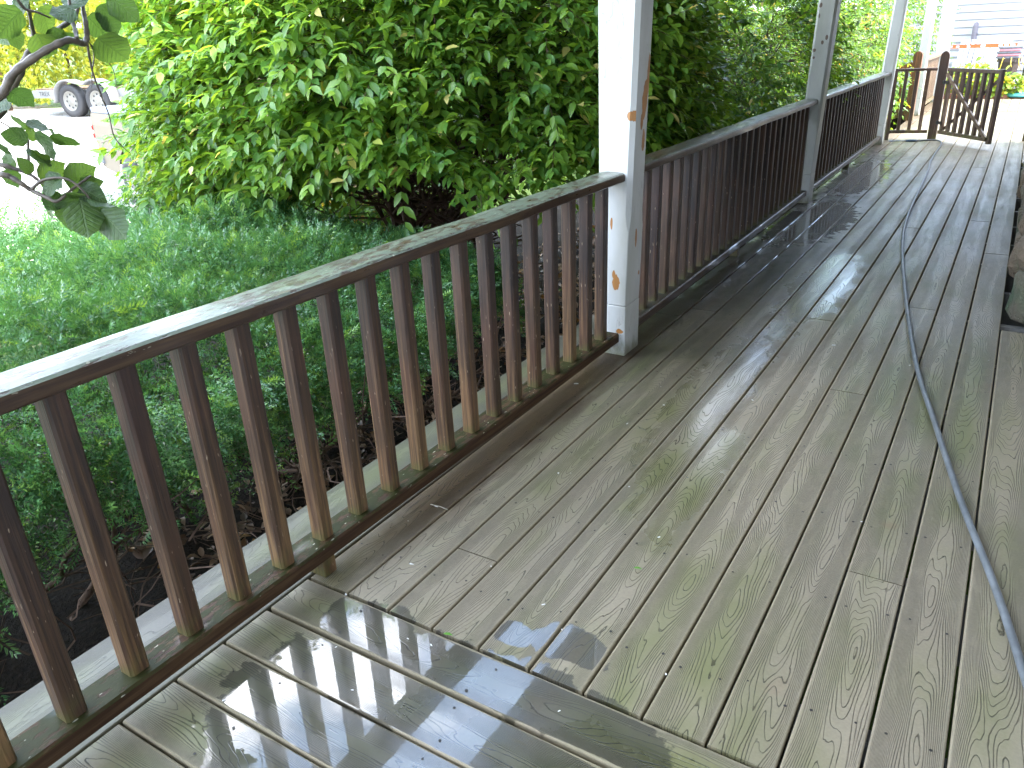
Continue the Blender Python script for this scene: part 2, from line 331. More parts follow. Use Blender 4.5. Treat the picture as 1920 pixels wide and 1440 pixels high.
def leaf_mat(name, stops, trans=0.35, rough=0.36, tint=1.35):
    n = NT(name)
    var = n.math('FRACT', n.math('ADD', n.attr('var'), n.rand()))
    col = n.ramp(var, stops)
    lv = n.noise(n.geo('Position'), 60.0, 2.0)
    col = n.mix(0.35, col, n.mix(lv, n.mix(1.0, col, (0.6, 0.6, 0.6), 'MULTIPLY'), col))
    n.P(Base_Color=col, Roughness=rough); n.b.inputs['Specular IOR Level'].default_value = 0.55
    tr = n.t.nodes.new('ShaderNodeBsdfTranslucent')
    n.set(tr.inputs[0], n.mix(1.0, col, (1.9*tint, 1.55*tint, 0.7*tint), 'MULTIPLY'))
    mx = n.t.nodes.new('ShaderNodeMixShader'); mx.inputs[0].default_value = trans
    n.t.links.new(n.b.outputs[0], mx.inputs[1]); n.t.links.new(tr.outputs[0], mx.inputs[2]); n.t.links.new(mx.outputs[0], n.out.inputs[0])
    return n.m
M['leaf'] = leaf_mat('euonymus_leaf', ((0.0, (0.050, 0.130, 0.024)), (0.35, (0.080, 0.190, 0.030)), (0.70, (0.150, 0.270, 0.034)), (0.978, (0.18, 0.31, 0.035)), (0.988, (0.48, 0.42, 0.12)), (1.0, (0.58, 0.50, 0.20))), 0.40)
M['leaf_light'] = leaf_mat('lighter_shrub_leaf', ((0.0, (0.06, 0.14, 0.025)), (0.5, (0.10, 0.22, 0.035)), (0.965, (0.17, 0.30, 0.04)), (0.98, (0.45, 0.27, 0.05)), (1.0, (0.6, 0.36, 0.06))), 0.42)
M['yew'] = leaf_mat('yew_needle', ((0.0, (0.045, 0.13, 0.042)), (0.5, (0.080, 0.20, 0.074)), (0.85, (0.12, 0.255, 0.078)), (1.0, (0.18, 0.32, 0.06))), 0.25, 0.25)
M['arbor'] = leaf_mat('arborvitae_spray', ((0.0, (0.10, 0.15, 0.018)), (0.5, (0.20, 0.25, 0.025)), (1.0, (0.34, 0.34, 0.035))), 0.35, 0.5)
def veined_leaf(name, stops, trans):
    m = leaf_mat(name, stops, trans, 0.45); n = NT.__new__(NT); n.m = m; n.t = m.node_tree
    n.b = [q for q in n.t.nodes if q.type == 'BSDF_PRINCIPLED'][0]
    o = n.sep(n.coord('Object')); ax = n.math('ABSOLUTE', o[0])
    side = n.math('ABSOLUTE', n.math('SUBTRACT', n.math('FRACT', n.math('MULTIPLY', n.math('SUBTRACT', o[1], n.math('MULTIPLY', ax, 0.75)), 7.5)), 0.5))
    v = n.math('MAXIMUM', n.ss(side, 0.07, 0.16, 1.0, 0.0), n.ss(ax, 0.012, 0.028, 1.0, 0.0))
    old = n.b.inputs['Base Color'].links[0].from_socket
    blot = n.ss(n.noise(n.geo('Position'), 40.0, 3.0), 0.35, 0.7, 0.7, 1.15)
    c = n.mix(1.0, old, n.comb(blot, blot, blot), 'MULTIPLY')
    n.P(Base_Color=n.mix(n.math('MULTIPLY', v, 0.45), c, (0.17, 0.24, 0.09)), Normal=n.bump(n.math('SUBTRACT', n.noise(n.coord('Object'), 9.0, 3.0), n.math('MULTIPLY', v, 0.8)), 0.004, 0.9))
    tr = [q for q in n.t.nodes if q.type == 'BSDF_TRANSLUCENT'][0]; ol = tr.inputs[0].links[0].from_socket
    n.set(tr.inputs[0], n.mix(n.math('MULTIPLY', v, 0.5), ol, (0.03, 0.07, 0.01)))
    return m
M['hazel_leaf'] = veined_leaf('hazel_leaf', ((0.0, (0.030, 0.070, 0.022)), (0.6, (0.050, 0.105, 0.028)), (1.0, (0.075, 0.14, 0.036))), 0.40)
M['hosta'] = leaf_mat('border_leaf', ((0.0, (0.14, 0.24, 0.03)), (0.7, (0.24, 0.34, 0.04)), (0.9, (0.40, 0.36, 0.04)), (1.0, (0.55, 0.42, 0.05))), 0.35)
M['dry_leaf'] = leaf_mat('fallen_leaf', ((0.0, (0.06, 0.034, 0.02)), (0.5, (0.14, 0.075, 0.04)), (0.85, (0.24, 0.15, 0.09)), (1.0, (0.34, 0.19, 0.07))), 0.05, 0.6)

def stone_mat():
    n = NT('fieldstone'); co = n.coord('Object'); v = n.noise(co, 6.0, 5.0, 0.65); w = n.noise(n.geo('Position'), 2.2, 4.0)
    col = n.mix(v, (0.075, 0.066, 0.050), (0.25, 0.205, 0.15)); col = n.mix(n.math('MULTIPLY', n.rand(), 0.3), col, (0.30, 0.17, 0.08))
    z = n.sep(n.geo('Position'))[2]
    col = n.mix(n.math('MULTIPLY', n.ss(z, 0.3, 0.05), n.ss(w, 0.4, 0.6)), col, (0.06, 0.10, 0.05))
    n.P(Base_Color=col, Roughness=0.85, Normal=n.bump(n.math('ADD', v, n.noise(co, 22.0, 5.0, 0.7)), 0.045, 1.0)); return n.m
M['stone'] = stone_mat()

for k_ in ('soil', 'stem', 'twig', 'yew_twig', 'lawn', 'gravel'): matte(M[k_])
matte(M['bottom_rail'], .12); matte(M['bottom_rail_dark'], .3); matte(M['top_rail'], .3)
# ------------------------------------------------------------------ mesh helpers
def link(o, parent=None):
    C.objects.link(o)
    if parent is not None: o.parent = parent
    return o
def tag(o, label=None, cat=None, group=None, kind=None):
    if label: o['label'] = label
    if cat: o['category'] = cat
    if group: o['group'] = group
    if kind: o['kind'] = kind
    return o
def empty(name, loc=(0, 0, 0), rz=0.0):
    o = bpy.data.objects.new(name, None); o.empty_display_size = 0.1; link(o); o.location = loc; o.rotation_euler = (0, 0, rz); return o
def thing(name, label, cat, loc=(0, 0, 0), rz=0.0, group=None):
    return tag(empty(name, loc, rz), label, cat, group)
class MB:
    def __init__(self): self.v = []; self.f = []
    def add(self, vs, fs):
        k = len(self.v); self.v += [tuple(x) for x in vs]; self.f += [tuple(i + k for i in f) for f in fs]; return self
    def box(self, x0, x1, y0, y1, z0, z1, mtx=None):
        vs = [(x, y, z) for x in (x0, x1) for y in (y0, y1) for z in (z0, z1)]
        if mtx is not None: vs = [mtx @ Vector(q) for q in vs]
        return self.add(vs, [(0, 1, 3, 2), (4, 6, 7, 5), (0, 4, 5, 1), (2, 3, 7, 6), (0, 2, 6, 4), (1, 5, 7, 3)])
    def prism(self, prof, A, B, up=(0, 0, 1)):
        """extrude profile [(s,t)] from A to B; s along side, t along up"""
        A, B = Vector(A), Vector(B); d = (B - A).normalized(); side = d.cross(Vector(up)).normalized(); t = side.cross(d)
        n = len(prof); vs = [A + side*s + t*q for s, q in prof] + [B + side*s + t*q for s, q in prof]
        fs = [(i, (i+1) % n, n + (i+1) % n, n + i) for i in range(n)] + [tuple(range(n-1, -1, -1)), tuple(range(n, 2*n))]
        return self.add(vs, fs)
    def tube(self, pts, rad, n=6, cap=True):
        pts = [Vector(p) for p in pts]; m = len(pts)
        if not hasattr(rad, '__len__'): rad = [rad]*m
        vs = []; ref = Vector((0.31, 0.2, 0.93))
        d = (pts[1]-pts[0]).normalized(); a = d.cross(ref)
        if a.length < 1e-3: a = d.cross(Vector((1, 0, 0)))
        a.normalize()
        for i in range(m):
            d = (pts[min(i+1, m-1)] - pts[max(i-1, 0)]).normalized()
            a = (a - d*a.dot(d)); a = a.normalized() if a.length > 1e-6 else d.orthogonal().normalized()
            b = d.cross(a)
            for k in range(n):
                t = 2*math.pi*k/n; vs.append(pts[i] + (a*math.cos(t) + b*math.sin(t))*rad[i])
        fs = [(i*n + k, i*n + (k+1) % n, (i+1)*n + (k+1) % n, (i+1)*n + k) for i in range(m-1) for k in range(n)]
        if cap: fs += [tuple(range(n-1, -1, -1)), tuple(range((m-1)*n, m*n))]
        return self.add(vs, fs)
    def lathe(self, prof, n=16, mtx=None):
        vs = []
        for r, z in prof:
            for k in range(n):
                t = 2*math.pi*k/n; q = Vector((r*math.cos(t), r*math.sin(t), z)); vs.append(mtx @ q if mtx is not None else q)
        m = len(prof)
        fs = [(i*n+k, i*n+(k+1) % n, (i+1)*n+(k+1) % n, (i+1)*n+k) for i in range(m-1) for k in range(n)]
        fs += [tuple(range(n-1, -1, -1)), tuple(range((m-1)*n, m*n))]
        return self.add(vs, fs)
    def mesh(self, name, mat=None, smooth=False, recalc=True):
        me = bpy.data.meshes.new(name); me.from_pydata(self.v, [], self.f)
        if recalc:
            bm = bmesh.new(); bm.from_mesh(me); bmesh.ops.recalc_face_normals(bm, faces=bm.faces); bm.to_mesh(me); bm.free()
        if smooth: me.polygons.foreach_set('use_smooth', [True]*len(me.polygons))
        if mat: me.materials.append(mat)
        me.update(); return me
    def build(self, name, mat=None, parent=None, smooth=False, loc=None, recalc=True):
        o = bpy.data.objects.new(name, self.mesh(name, mat, smooth, recalc)); link(o, parent)
        if loc is not None: o.location = loc
        return o
def bevel(o, w=0.004, seg=2):
    bm = bmesh.new(); bm.from_mesh(o.data)
    bmesh.ops.bevel(bm, geom=[e for e in bm.edges if e.is_manifold and e.calc_face_angle(0) > 0.5], offset=w, segments=seg, affect='EDGES', profile=0.6)
    bm.to_mesh(o.data); bm.free(); return o
def inst(name, me, parent=None, mtx=None):
    o = bpy.data.objects.new(name, me); link(o, parent)
    if mtx is not None: o.matrix_basis = mtx
    return o
def np_mesh(name, V, F4, mat, var=None, smooth=False):
    """V (n,3); F4 (m,k) faces with k verts each"""
    me = bpy.data.meshes.new(name); nv, (nf, k) = len(V), F4.shape
    me.vertices.add(nv); me.vertices.foreach_set('co', np.ascontiguousarray(V, np.float32).ravel())
    me.loops.add(nf*k); me.loops.foreach_set('vertex_index', np.ascontiguousarray(F4, np.int32).ravel())
    me.polygons.add(nf); me.polygons.foreach_set('loop_start', np.arange(0, nf*k, k, dtype=np.int32))
    try: me.polygons.foreach_set('loop_total', np.full(nf, k, np.int32))
    except Exception: pass
    if smooth: me.polygons.foreach_set('use_smooth', np.ones(nf, bool))
    if var is not None:
        a = me.attributes.new('var', 'FLOAT', 'POINT'); a.data.foreach_set('value', np.ascontiguousarray(var, np.float32))
    me.materials.append(mat); me.update(calc_edges=True); return me
def unit(a): return a/np.maximum(np.linalg.norm(a, axis=-1, keepdims=True), 1e-9)
def scatter(name, tv, tf, P, D, U, Sz, var, mat, smooth=True):
    """copies of a template (x right, y forward, z up) at every P, joined into one mesh"""
    D = unit(D); Rt = unit(np.cross(D, U)); Up = np.cross(Rt, D)
    V = P[:, None, :] + Sz[:, None, None]*(tv[None, :, 0:1]*Rt[:, None, :] + tv[None, :, 1:2]*D[:, None, :] + tv[None, :, 2:3]*Up[:, None, :])
    n, k = len(P), len(tv)
    F = (tf[None, :, :] + (np.arange(n)*k)[:, None, None]).reshape(-1, tf.shape[1])
    return np_mesh(name, V.reshape(-1, 3), F, mat, np.repeat(var, k), smooth)
def frame(p, d, u, s):
    d = Vector(d).normalized(); r = d.cross(Vector(u)).normalized(); u = r.cross(d)
    return Matrix(((r.x*s, d.x*s, u.x*s, p[0]), (r.y*s, d.y*s, u.y*s, p[1]), (r.z*s, d.z*s, u.z*s, p[2]), (0, 0, 0, 1)))
# leaf template: folded on the midrib, pointed, drooping tip (all triangles)
LEAF_V = np.array([(0, 0, 0), (0, .34, -.02), (0, .70, -.06), (0, 1, -.16), (-.19, .28, .045), (-.20, .58, .02), (.19, .28, .045), (.20, .58, .02)], float)
LEAF6_V = np.array([(0, 0, 0), (0, .5, -.03), (0, 1, -.15), (-.20, .30, .045), (-.18, .64, .015), (.20, .30, .045), (.18, .64, .015)], float)
LEAF6_F = np.array([(0, 1, 3), (3, 1, 4), (4, 1, 2), (0, 5, 1), (5, 6, 1), (6, 2, 1)])
LEAF_F = np.array([(0, 1, 4), (4, 1, 5), (5, 1, 2), (5, 2, 3), (0, 6, 1), (6, 7, 1), (7, 2, 1), (7, 3, 2)])
def leaf_mesh(name, mat, V=LEAF_V, F=LEAF_F):
    me = np_mesh(name, V, F, mat, np.zeros(len(V)), True); return me
def ray(px, py):
    return (_f*FPX + _r*(px-960) - _u*(py-720)).normalized()
def at(px, py, dist): return CAM + ray(px, py)*dist
def gz(x, y):
    s = -0.86*(x-1.35) + 0.5*(y+1.2)
    t = min(max((s-12.5)/8.5, 0), 1); return -0.70 + 0.82*t*t*(3-2*t) + max(0, s-23)*0.04

# ------------------------------------------------------------------ ground
def terrain(name, xs, ys, mat, dz=0.0):
    V = [(x, y, gz(x, y) + dz) for y in ys for x in xs]; nx = len(xs)
    F = [(j*nx+i, j*nx+i+1, (j+1)*nx+i+1, (j+1)*nx+i) for j in range(len(ys)-1) for i in range(nx-1)]
    mb = MB(); mb.add(V, F); return mb.build(name, mat)
tag(terrain('ground', [-220, -120, -70] + [-45 + 1.5*i for i in range(34)] + [12, 30, 80, 200], [-200, -80, -30] + [-12 + 1.5*i for i in range(34)] + [50, 80, 130, 260], M['lawn']), kind='structure')
mb = MB()
xs = [-49 + 1.2*i for i in range(36)]
V = []; F = []
for j in range(28):
    for x in xs:
        y = -24 + 1.3*j + (2.2*math.sin(x*0.3) if j == 27 else 0)
        xx = x + (0.35*math.sin(y*1.7) + 0.25*math.sin(y*4.1) if x == xs[-1] else 0)
        V.append((xx, y, gz(xx, y) + 0.012))
for j in range(27):
    for i in range(35): F.append((j*36+i, j*36+i+1, (j+1)*36+i+1, (j+1)*36+i))
mb.add(V, F); tag(mb.build('driveway', M['gravel']), kind='structure')
mb = MB(); V = []; F = []
for j in range(25):
    for i in range(12):
        x = -4.3 + 0.34*i; y = -5 + 0.65*j
        V.append((x if i > 0 else x + 0.2*math.sin(y*3), y, -0.682 + 0.02*math.sin(x*5+y*3) if i < 11 else -0.68))
for j in range(24):
    for i in range(11): F.append((j*12+i, j*12+i+1, (j+1)*12+i+1, (j+1)*12+i))
mb.add(V, F); tag(mb.build('garden_bed', M['soil']), kind='structure')

# ------------------------------------------------------------------ deck boards
W = 0.146; BW = 0.1395
deck = tag(empty('porch_deck'), kind='structure')
def board(length, loc, rz=0.0, mat=M['deck'], w=BW, t=0.026):
    h = w/2; c = 0.004
    prof = [(-h, -t), (h, -t), (h, -c), (h-c*0.35, -c*0.3), (h-c, 0), (-h+c, 0), (-h+c*0.35, -c*0.3), (-h, -c)]
    mb = MB(); mb.prism(prof, (0, 0, 0), (0, length, 0))
    o = mb.build('board', mat, deck); o.location = (loc[0], loc[1], loc[2] + random.uniform(-.0012, .0008)); o.rotation_euler = (0, 0, rz); return o
joints = {-1: [2.6, 6.9], 0: [2.75, 7.4], 1: [0.32, 4.35, 8.2], 2: [4.0, 9.0], 3: [6.6], 4: [2.85, 7.3], 5: [5.2, 9.6], 6: [1.98, 6.2], 7: [3.25, 8.3], 8: [0.755, 5.6], 9: [4.6, 9.1], 10: [6.0]}
YEND = 14.38
for k in range(-1, 11):
    if k == 10: ys = [0.0, 3.05]      # stops at the stone
    else: ys = [0.0] + joints.get(k, []) + [10.62, YEND]
    for a, b in zip(ys[:-1], ys[1:]):
        if b - a > 5.2:
            mid = a + (b-a)*0.5; segs = [(a, mid), (mid, b)]
        else: segs = [(a, b)]
        for a2, b2 in segs: board(b2 - a2 - 0.004, (k*W + W/2, a2 + 0.003, 0))
board(5.6, (10*W + W/2, 8.75, 0))
for k in range(11, 22): board(YEND-10.62, (k*W + W/2, 10.62, 0))
board(3.6, (-0.5, YEND + 0.08, 0), -math.pi/2, M['deck_edge'])
for k in range(-1, 22): board(2.56, (k*W + W/2, YEND + 0.165, 0))
# border boards that run along the outer edge
for xc in (-0.2195, -0.3655):
    for a, b in ((-4.2, -0.9), (-0.9, 3.1), (3.1, 7.2), (7.2, 10.4)): board(b-a-0.004, (xc, a, 0), 0, M['deck_edge'])
# landing boards that run across, nearest the camera
for j in range(0, 22):
    y = -0.0096 - j*W - (W/2 if j else W/2) + (0.006 if j == 0 else 0)
    x0 = -0.143
    cut = [x0, 3.2] if j % 3 else [x0, 1.75 + 0.3*(j % 2), 3.2]
    for a, b in zip(cut[:-1], cut[1:]): board(b-a-0.004, (a, y, 0), -math.pi/2)
# screws, two to a board at each joist
mb = MB()
def screw(x, y):
    n = 7; r = random.uniform(.0026, .0042); z = 0.0016
    mb.add([(x + r*math.cos(2*math.pi*i/n), y + r*math.sin(2*math.pi*i/n), z) for i in range(n)], [tuple(range(n))])
for k in range(-1, 10):
    for j in range(26):
        y = 0.2 + 0.406*j
        for s in (-0.046, 0.046): screw(k*W + W/2 + s + random.uniform(-.006, .006), y + random.uniform(-.02, .02))
for j in range(12):
    y = -0.0096 - j*W - W/2
    for i in range(6):
        for s in (-0.045, 0.045): screw(0.1 + 0.41*i + random.uniform(-.02, .02), y + s)
tag(mb.build('screw_heads', M['screw'], deck, recalc=False), kind='stuff')
mb = MB(); mb.box(-0.438, -0.412, -4.2, 10.4, -0.30, -0.028); mb.build('fascia', M['fascia'], deck)
mb = MB()
for i in range(26): mb.box(-0.41, 1.9, -4.0 + 0.6*i, -3.96 + 0.6*i, -0.24, -0.03)
mb.build('joists', M['fascia'], deck)

# ------------------------------------------------------------------ house with porch roof on the right (out of frame, it shades the porch)
house = thing('house', 'white sided house behind the fieldstone at the right side of the porch', 'house', (4.2, 1.0, -0.7))
def hb(name, x0, x1, y0, y1, z0, z1, m):
    mb = MB(); mb.box(x0-4.2, x1-4.2, y0-1, y1-1, z0+.7, z1+.7); return mb.build(name, m, house)
hb('wall', 1.85, 7.5, -7, 10.5, -0.7, 2.75, M['siding'])
hb('porch_ceiling', -0.55, 1.85, -2.3, 10.25, 2.50, 2.53, M['ceiling'])
mb = MB()
for (px0, pz0), (px1, pz1), ya, yb in (((-0.75, 2.56), (1.85, 3.675), -2.6, 10.7), ((1.851, 3.675), (4.7, 4.9), -8, 10.7), ((4.7, 4.9), (8.0, 2.7), -8, 10.7)):
    p = (px0-4.2, pz0+.7); q = (px1-4.2, pz1+.7)
    mb.add([(p[0], ya-1, p[1]), (q[0], ya-1, q[1]), (q[0], yb-1, q[1]), (p[0], yb-1, p[1]), (p[0], ya-1, p[1]+.1), (q[0], ya-1, q[1]+.1), (q[0], yb-1, q[1]+.1), (p[0], yb-1, p[1]+.1)],
           [(0, 1, 2, 3), (4, 5, 6, 7), (0, 1, 5, 4), (1, 2, 6, 5), (2, 3, 7, 6), (3, 0, 4, 7)])
mb.build('roof', M['roof'], house)
mb = MB(); mb.box(-0.19-4.2, -0.05-4.2, -3.2, 9.2, 2.30+.7, 2.498+.7); mb.build('beam', M['post_c'], house)

# fieldstone chimney base at the right edge
stones = thing('fieldstone_wall', 'rough mossy fieldstone wall at the right edge of the porch boards', 'stone wall', (1.75, 5.9, -0.03))
mb = MB(); mb.box(-0.17, 0.09, -2.75, 2.75, 0.0, 2.5); mb.build('mortar', simple('mortar', (0.22, 0.20, 0.17), 0.9, 20, 0.5, 0.01), stones)
def stone_blob(seed, sx, sy, sz):
    bm = bmesh.new(); bmesh.ops.create_icosphere(bm, subdivisions=2, radius=1.0)
    rg = random.Random(seed)
    ph = [rg.uniform(0, 6) for _ in range(6)]
    for v in bm.verts:
        c = v.co
        q = Vector([math.copysign(abs(t)**0.6, t) for t in c])
        k = 1 + 0.10*math.sin(3*c.x+ph[0]) + 0.10*math.sin(3.3*c.y+ph[1]) + 0.10*math.sin(3.7*c.z+ph[2])
        v.co = Vector((q.x*sx*k, q.y*sy*k, q.z*sz*k))
    me = bpy.data.meshes.new('stone'); bm.to_mesh(me); bm.free(); me.materials.append(M['stone'])
    me.polygons.foreach_set('use_smooth', [True]*len(me.polygons)); return me
rg = random.Random(3); z = 0.13
for row in range(9):
    y = -2.75 + 0.12*(row % 2); hh = rg.uniform(.11, .15)
    while y < 2.7:
        wy = rg.uniform(.14, .26)
        inst('stone', stone_blob(rg.random(), .14, wy, hh), stones, Matrix.Translation((-0.13 + rg.uniform(-.025, .02), y + wy, z + rg.uniform(-.02, .02))))
        y += 2*wy*0.97
    z += hh*1.95

# ------------------------------------------------------------------ porch posts
def porch_post(name, label, x0, x1, y0, y1, ztop, mat, chamfer_from=0.62, joint=0.245, dl=0.0, dr=0.0):
    t = thing(name, label, 'post', ((x0+x1)/2, (y0+y1)/2, 0))
    hx, hy = (x1-x0)/2, (y1-y0)/2; c = 0.019
    mb = MB(); mb.box(-hx, hx, -hy, hy, 0.0, joint - 0.0015); bevel(mb.build('post_base', mat, t), 0.004, 2)
    def ring(cc, z, g=0.0):
        a, b = hx-g, hy-g; f = max(0, z-joint)/(1.5-joint); l, r_ = -a + dl*f, a + dr*f
        return [(l+cc, -b, z), (r_-cc, -b, z), (r_, -b+cc, z), (r_, b-cc, z), (r_-cc, b, z), (l+cc, b, z), (l, b-cc, z), (l, -b+cc, z)]
    rings = [ring(.003, joint + 0.0015, .001), ring(.004, chamfer_from - 0.03, .001), ring(.012, chamfer_from, .001), ring(c, chamfer_from + 0.05, .001), ring(c, 1.3, .001), ring(c, ztop, .001)]
    mb = MB(); vs = [v for r_ in rings for v in r_]; m = len(rings)
    fs = [(i*8+k, i*8+(k+1) % 8, (i+1)*8+(k+1) % 8, (i+1)*8+k) for i in range(m-1) for k in range(8)] + [tuple(range(7, -1, -1)), tuple(range((m-1)*8, m*8))]
    mb.add(vs, fs); mb.build('post_shaft', mat, t)
    return t
porch_post('porch_post', 'nearest white square porch post with orange bare wood where paint flaked off', -0.175, -0.035, 1.944, 2.106, 2.3, M['post_a'], dl=-.015, dr=.035)
porch_post('porch_post', 'white porch post with small dark paint chips, between the second and third railings', -0.205, -0.065, 5.85, 6.01, 2.3, M['post_b'], dl=.04, dr=.05)
porch_post('porch_post', 'clean white porch post where the third railing meets the brown railing panel', -0.205, -0.062, 9.86, 10.0, 2.3, M['post_c'], dl=.045, dr=.045)
porch_post('porch_post', 'sunlit white porch post behind the orange brown stair post', -0.20, -0.06, 13.7, 13.84, 2.4, M['post_c'])
porch_post('porch_post', 'broad white porch post behind the round-topped gate post', -0.20, 0.02, 16.3, 16.5, 2.4, M['post_c'])

# ------------------------------------------------------------------ railings
BH = 0.0235
def bal_mesh(h):
    c = 0.006; s = BH
    prof = [(-s+c, -s), (s-c, -s), (s, -s+c), (s, s-c), (s-c, s), (-s+c, s), (-s, s-c), (-s, -s+c)]
    mb = MB(); n = 8
    vs = [(a, b, 0) for a, b in prof] + [(a, b, h) for a, b in prof]
    mb.add(vs, [(i, (i+1) % n, n+(i+1) % n, n+i) for i in range(n)] + [tuple(range(n-1, -1, -1)), tuple(range(n, 2*n))])
    return mb.mesh('baluster', M['baluster'])
BAL = bal_mesh(0.705)
BALD = bpy.data.meshes.new_from_object(bpy.data.objects.new('tmp', BAL)); BALD.name = 'baluster'; BALD.materials.clear(); BALD.materials.append(M['baluster_dark'])
def railing(label, xa, ya, xb, yb, ys, mtop, mbot, blocks, xtop=None, zt=0.848, nb=1):
    t = thing('porch_railing', label, 'railing', (xa, ya, 0))
    O = Vector((xa, ya, 0)); A = Vector((xa, ya, 0)); B = Vector((xb, yb, 0))
    xt = xtop or (xa, xb)
    w = 0.062
    prof = [(-w, -0.034), (-w+.004, -0.038), (w-.004, -0.038), (w, -0.034), (w, -0.014), (w-.003, -0.006), (w-.012, -0.001), (0.02, 0.002), (-0.02, 0.002), (-w+.012, -0.001), (-w+.003, -0.006), (-w, -0.014)]
    n_seg = 14; mb = MB(); vs = []
    for i in range(n_seg+1):
        f = i/n_seg; x = xt[0] + (xt[1]-xt[0])*f; y = ya + (yb-ya)*f
        for s, q in prof: vs.append((x + s + 0.002*math.sin(i*2.1), y, zt + q + 0.0015*math.sin(i*1.7)))
    n = len(prof)
    fs = [(i*n+k, i*n+(k+1) % n, (i+1)*n+(k+1) % n, (i+1)*n+k) for i in range(n_seg) for k in range(n)] + [tuple(range(n-1, -1, -1)), tuple(range(n_seg*n, (n_seg+1)*n))]
    mb.add([Vector(v) - O for v in vs], fs); mb.build('top_rail', mtop, t)
    mb = MB(); hw = 0.048
    prof = [(-hw, 0), (hw, 0), (hw, 0.036), (hw-.006, 0.042), (-hw+.006, 0.042), (-hw, 0.036)]
    mb.prism(prof, A - O + Vector((0, 0, .068)), B - O + Vector((0, 0, .068))); mb.build('bottom_rail', mbot, t)
    for y in ys:
        f = (y-ya)/(yb-ya); x = xa + (xb-xa)*f; x2 = xt[0] + (xt[1]-xt[0])*f
        o = inst('baluster', BAL if nb == 1 else BALD, t, Matrix.Translation((x - O.x, y - O.y, 0.108)) @ Matrix.Shear('XY', 4, ((x2-x)/0.7, 0)) @ Matrix.Rotation(random.uniform(-.06, .06), 4, 'Z'))
    for y in blocks:
        f = (y-ya)/(yb-ya); x = xa + (xb-xa)*f
        mb = MB(); mb.box(-.03, .036, -.024, .024, 0.001, .0675); o = mb.build('support_block', M['baluster'], t, loc=(x - O.x, y - O.y, 0)); bevel(o, .003, 1)
    return t
railing('nearest wooden porch railing with pale mildewed top rail and mossy bottom rail', -0.152, -1.6, -0.112, 1.943, [-0.53 + 0.1485*i for i in range(-7, 17)], M['top_rail'], M['bottom_rail'], [-1.2, 0.042], (-0.175, -0.108))
railing('second wooden porch railing, dark brown balusters between the two nearer white posts', -0.115, 2.107, -0.135, 5.849, [2.19 + 0.1470*i for i in range(25)], M['top_rail_dark'], M['bottom_rail_dark'], [3.92], (-0.112, -0.135), 0.852, 2)
railing('third wooden porch railing with grey top rail ending beside the brown panel', -0.135, 6.011, -0.133, 9.859, [6.08 + 0.15*i for i in range(25)], M['top_rail_grey'], M['bottom_rail_dark'], [7.9], (-0.135, -0.133), 0.858, 2)
# far railing past the stair opening
t = thing('far_railing', 'sunbleached tan board railing beyond the gate post', 'railing', (-0.12, 13.85, 0))
mb = MB(); mb.box(-.07, .07, 0, 2.44, .83, .865); mb.build('top_rail', M['tan_wood'], t)
mb = MB(); mb.box(-.04, .04, 0, 2.44, .08, .118); mb.build('bottom_rail', M['tan_wood'], t)
mb = MB(); mb.box(-.012, .012, -.035, .035, 0, .71); bme = mb.mesh('slat', M['tan_wood'])
for i in range(22): inst('slat', bme, t, Matrix.Translation((0, 0.07 + 0.11*i, .119)))

# ------------------------------------------------------------------ fixed panel, gate post, gate
t = thing('railing_panel', 'short brown railing panel between third white post and round-topped gate post', 'railing panel', (-0.06, 10.40, 0))
a = Vector((0, 0, 0)); b = Vector((0.435, 0.10, 0)); ang = math.atan2(b.y, b.x); ln = b.length
def rot_part(name, x0, x1, y0, y1, z0, z1, m, par, bv=.004):
    mb = MB(); mb.box(x0, x1, y0, y1, z0, z1); o = mb.build(name, m, par); bevel(o, bv, 1); return o
t.rotation_euler = (0, 0, ang)
rot_part('top_rail', 0, ln, -.02, .02, .835, .868, M['gate_wood'], t)
rot_part('bottom_rail', 0, ln, -.02, .02, .085, .125, M['gate_wood'], t)
rot_part('end_post', -.045, -.001, -.024, .024, 0.0, .87, M['gate_wood'], t)
mb = MB(); mb.box(-.019, .019, -.018, .018, 0, .708); pm = mb.mesh('baluster', M['gate_wood'])
for i in range(3): inst('baluster', pm, t, Matrix.Translation((0.10 + 0.125*i, 0, .126)))
t = thing('gate_post', 'dark brown gate post with rounded top in the middle of the far deck', 'gate post', (0.435, 10.56, 0))
mb = MB(); s = .05; prof = []
V = []
zs = [0, .98]
arc = [(math.cos(th), math.sin(th)) for th in [math.pi*i/8 for i in range(9)]]
poly = [(s, 0)] + [(s*c, 0.985 + s*1.5*q) for c, q in arc] + [(-s, 0)]
n = len(poly); vs = [(x, -s, z) for x, z in poly] + [(x, s, z) for x, z in poly]
mb.add(vs, [(i, (i+1) % n, n+(i+1) % n, n+i) for i in range(n)] + [tuple(range(n-1, -1, -1)), tuple(range(n, 2*n))])
mb.build('post', M['gate_wood'], t)
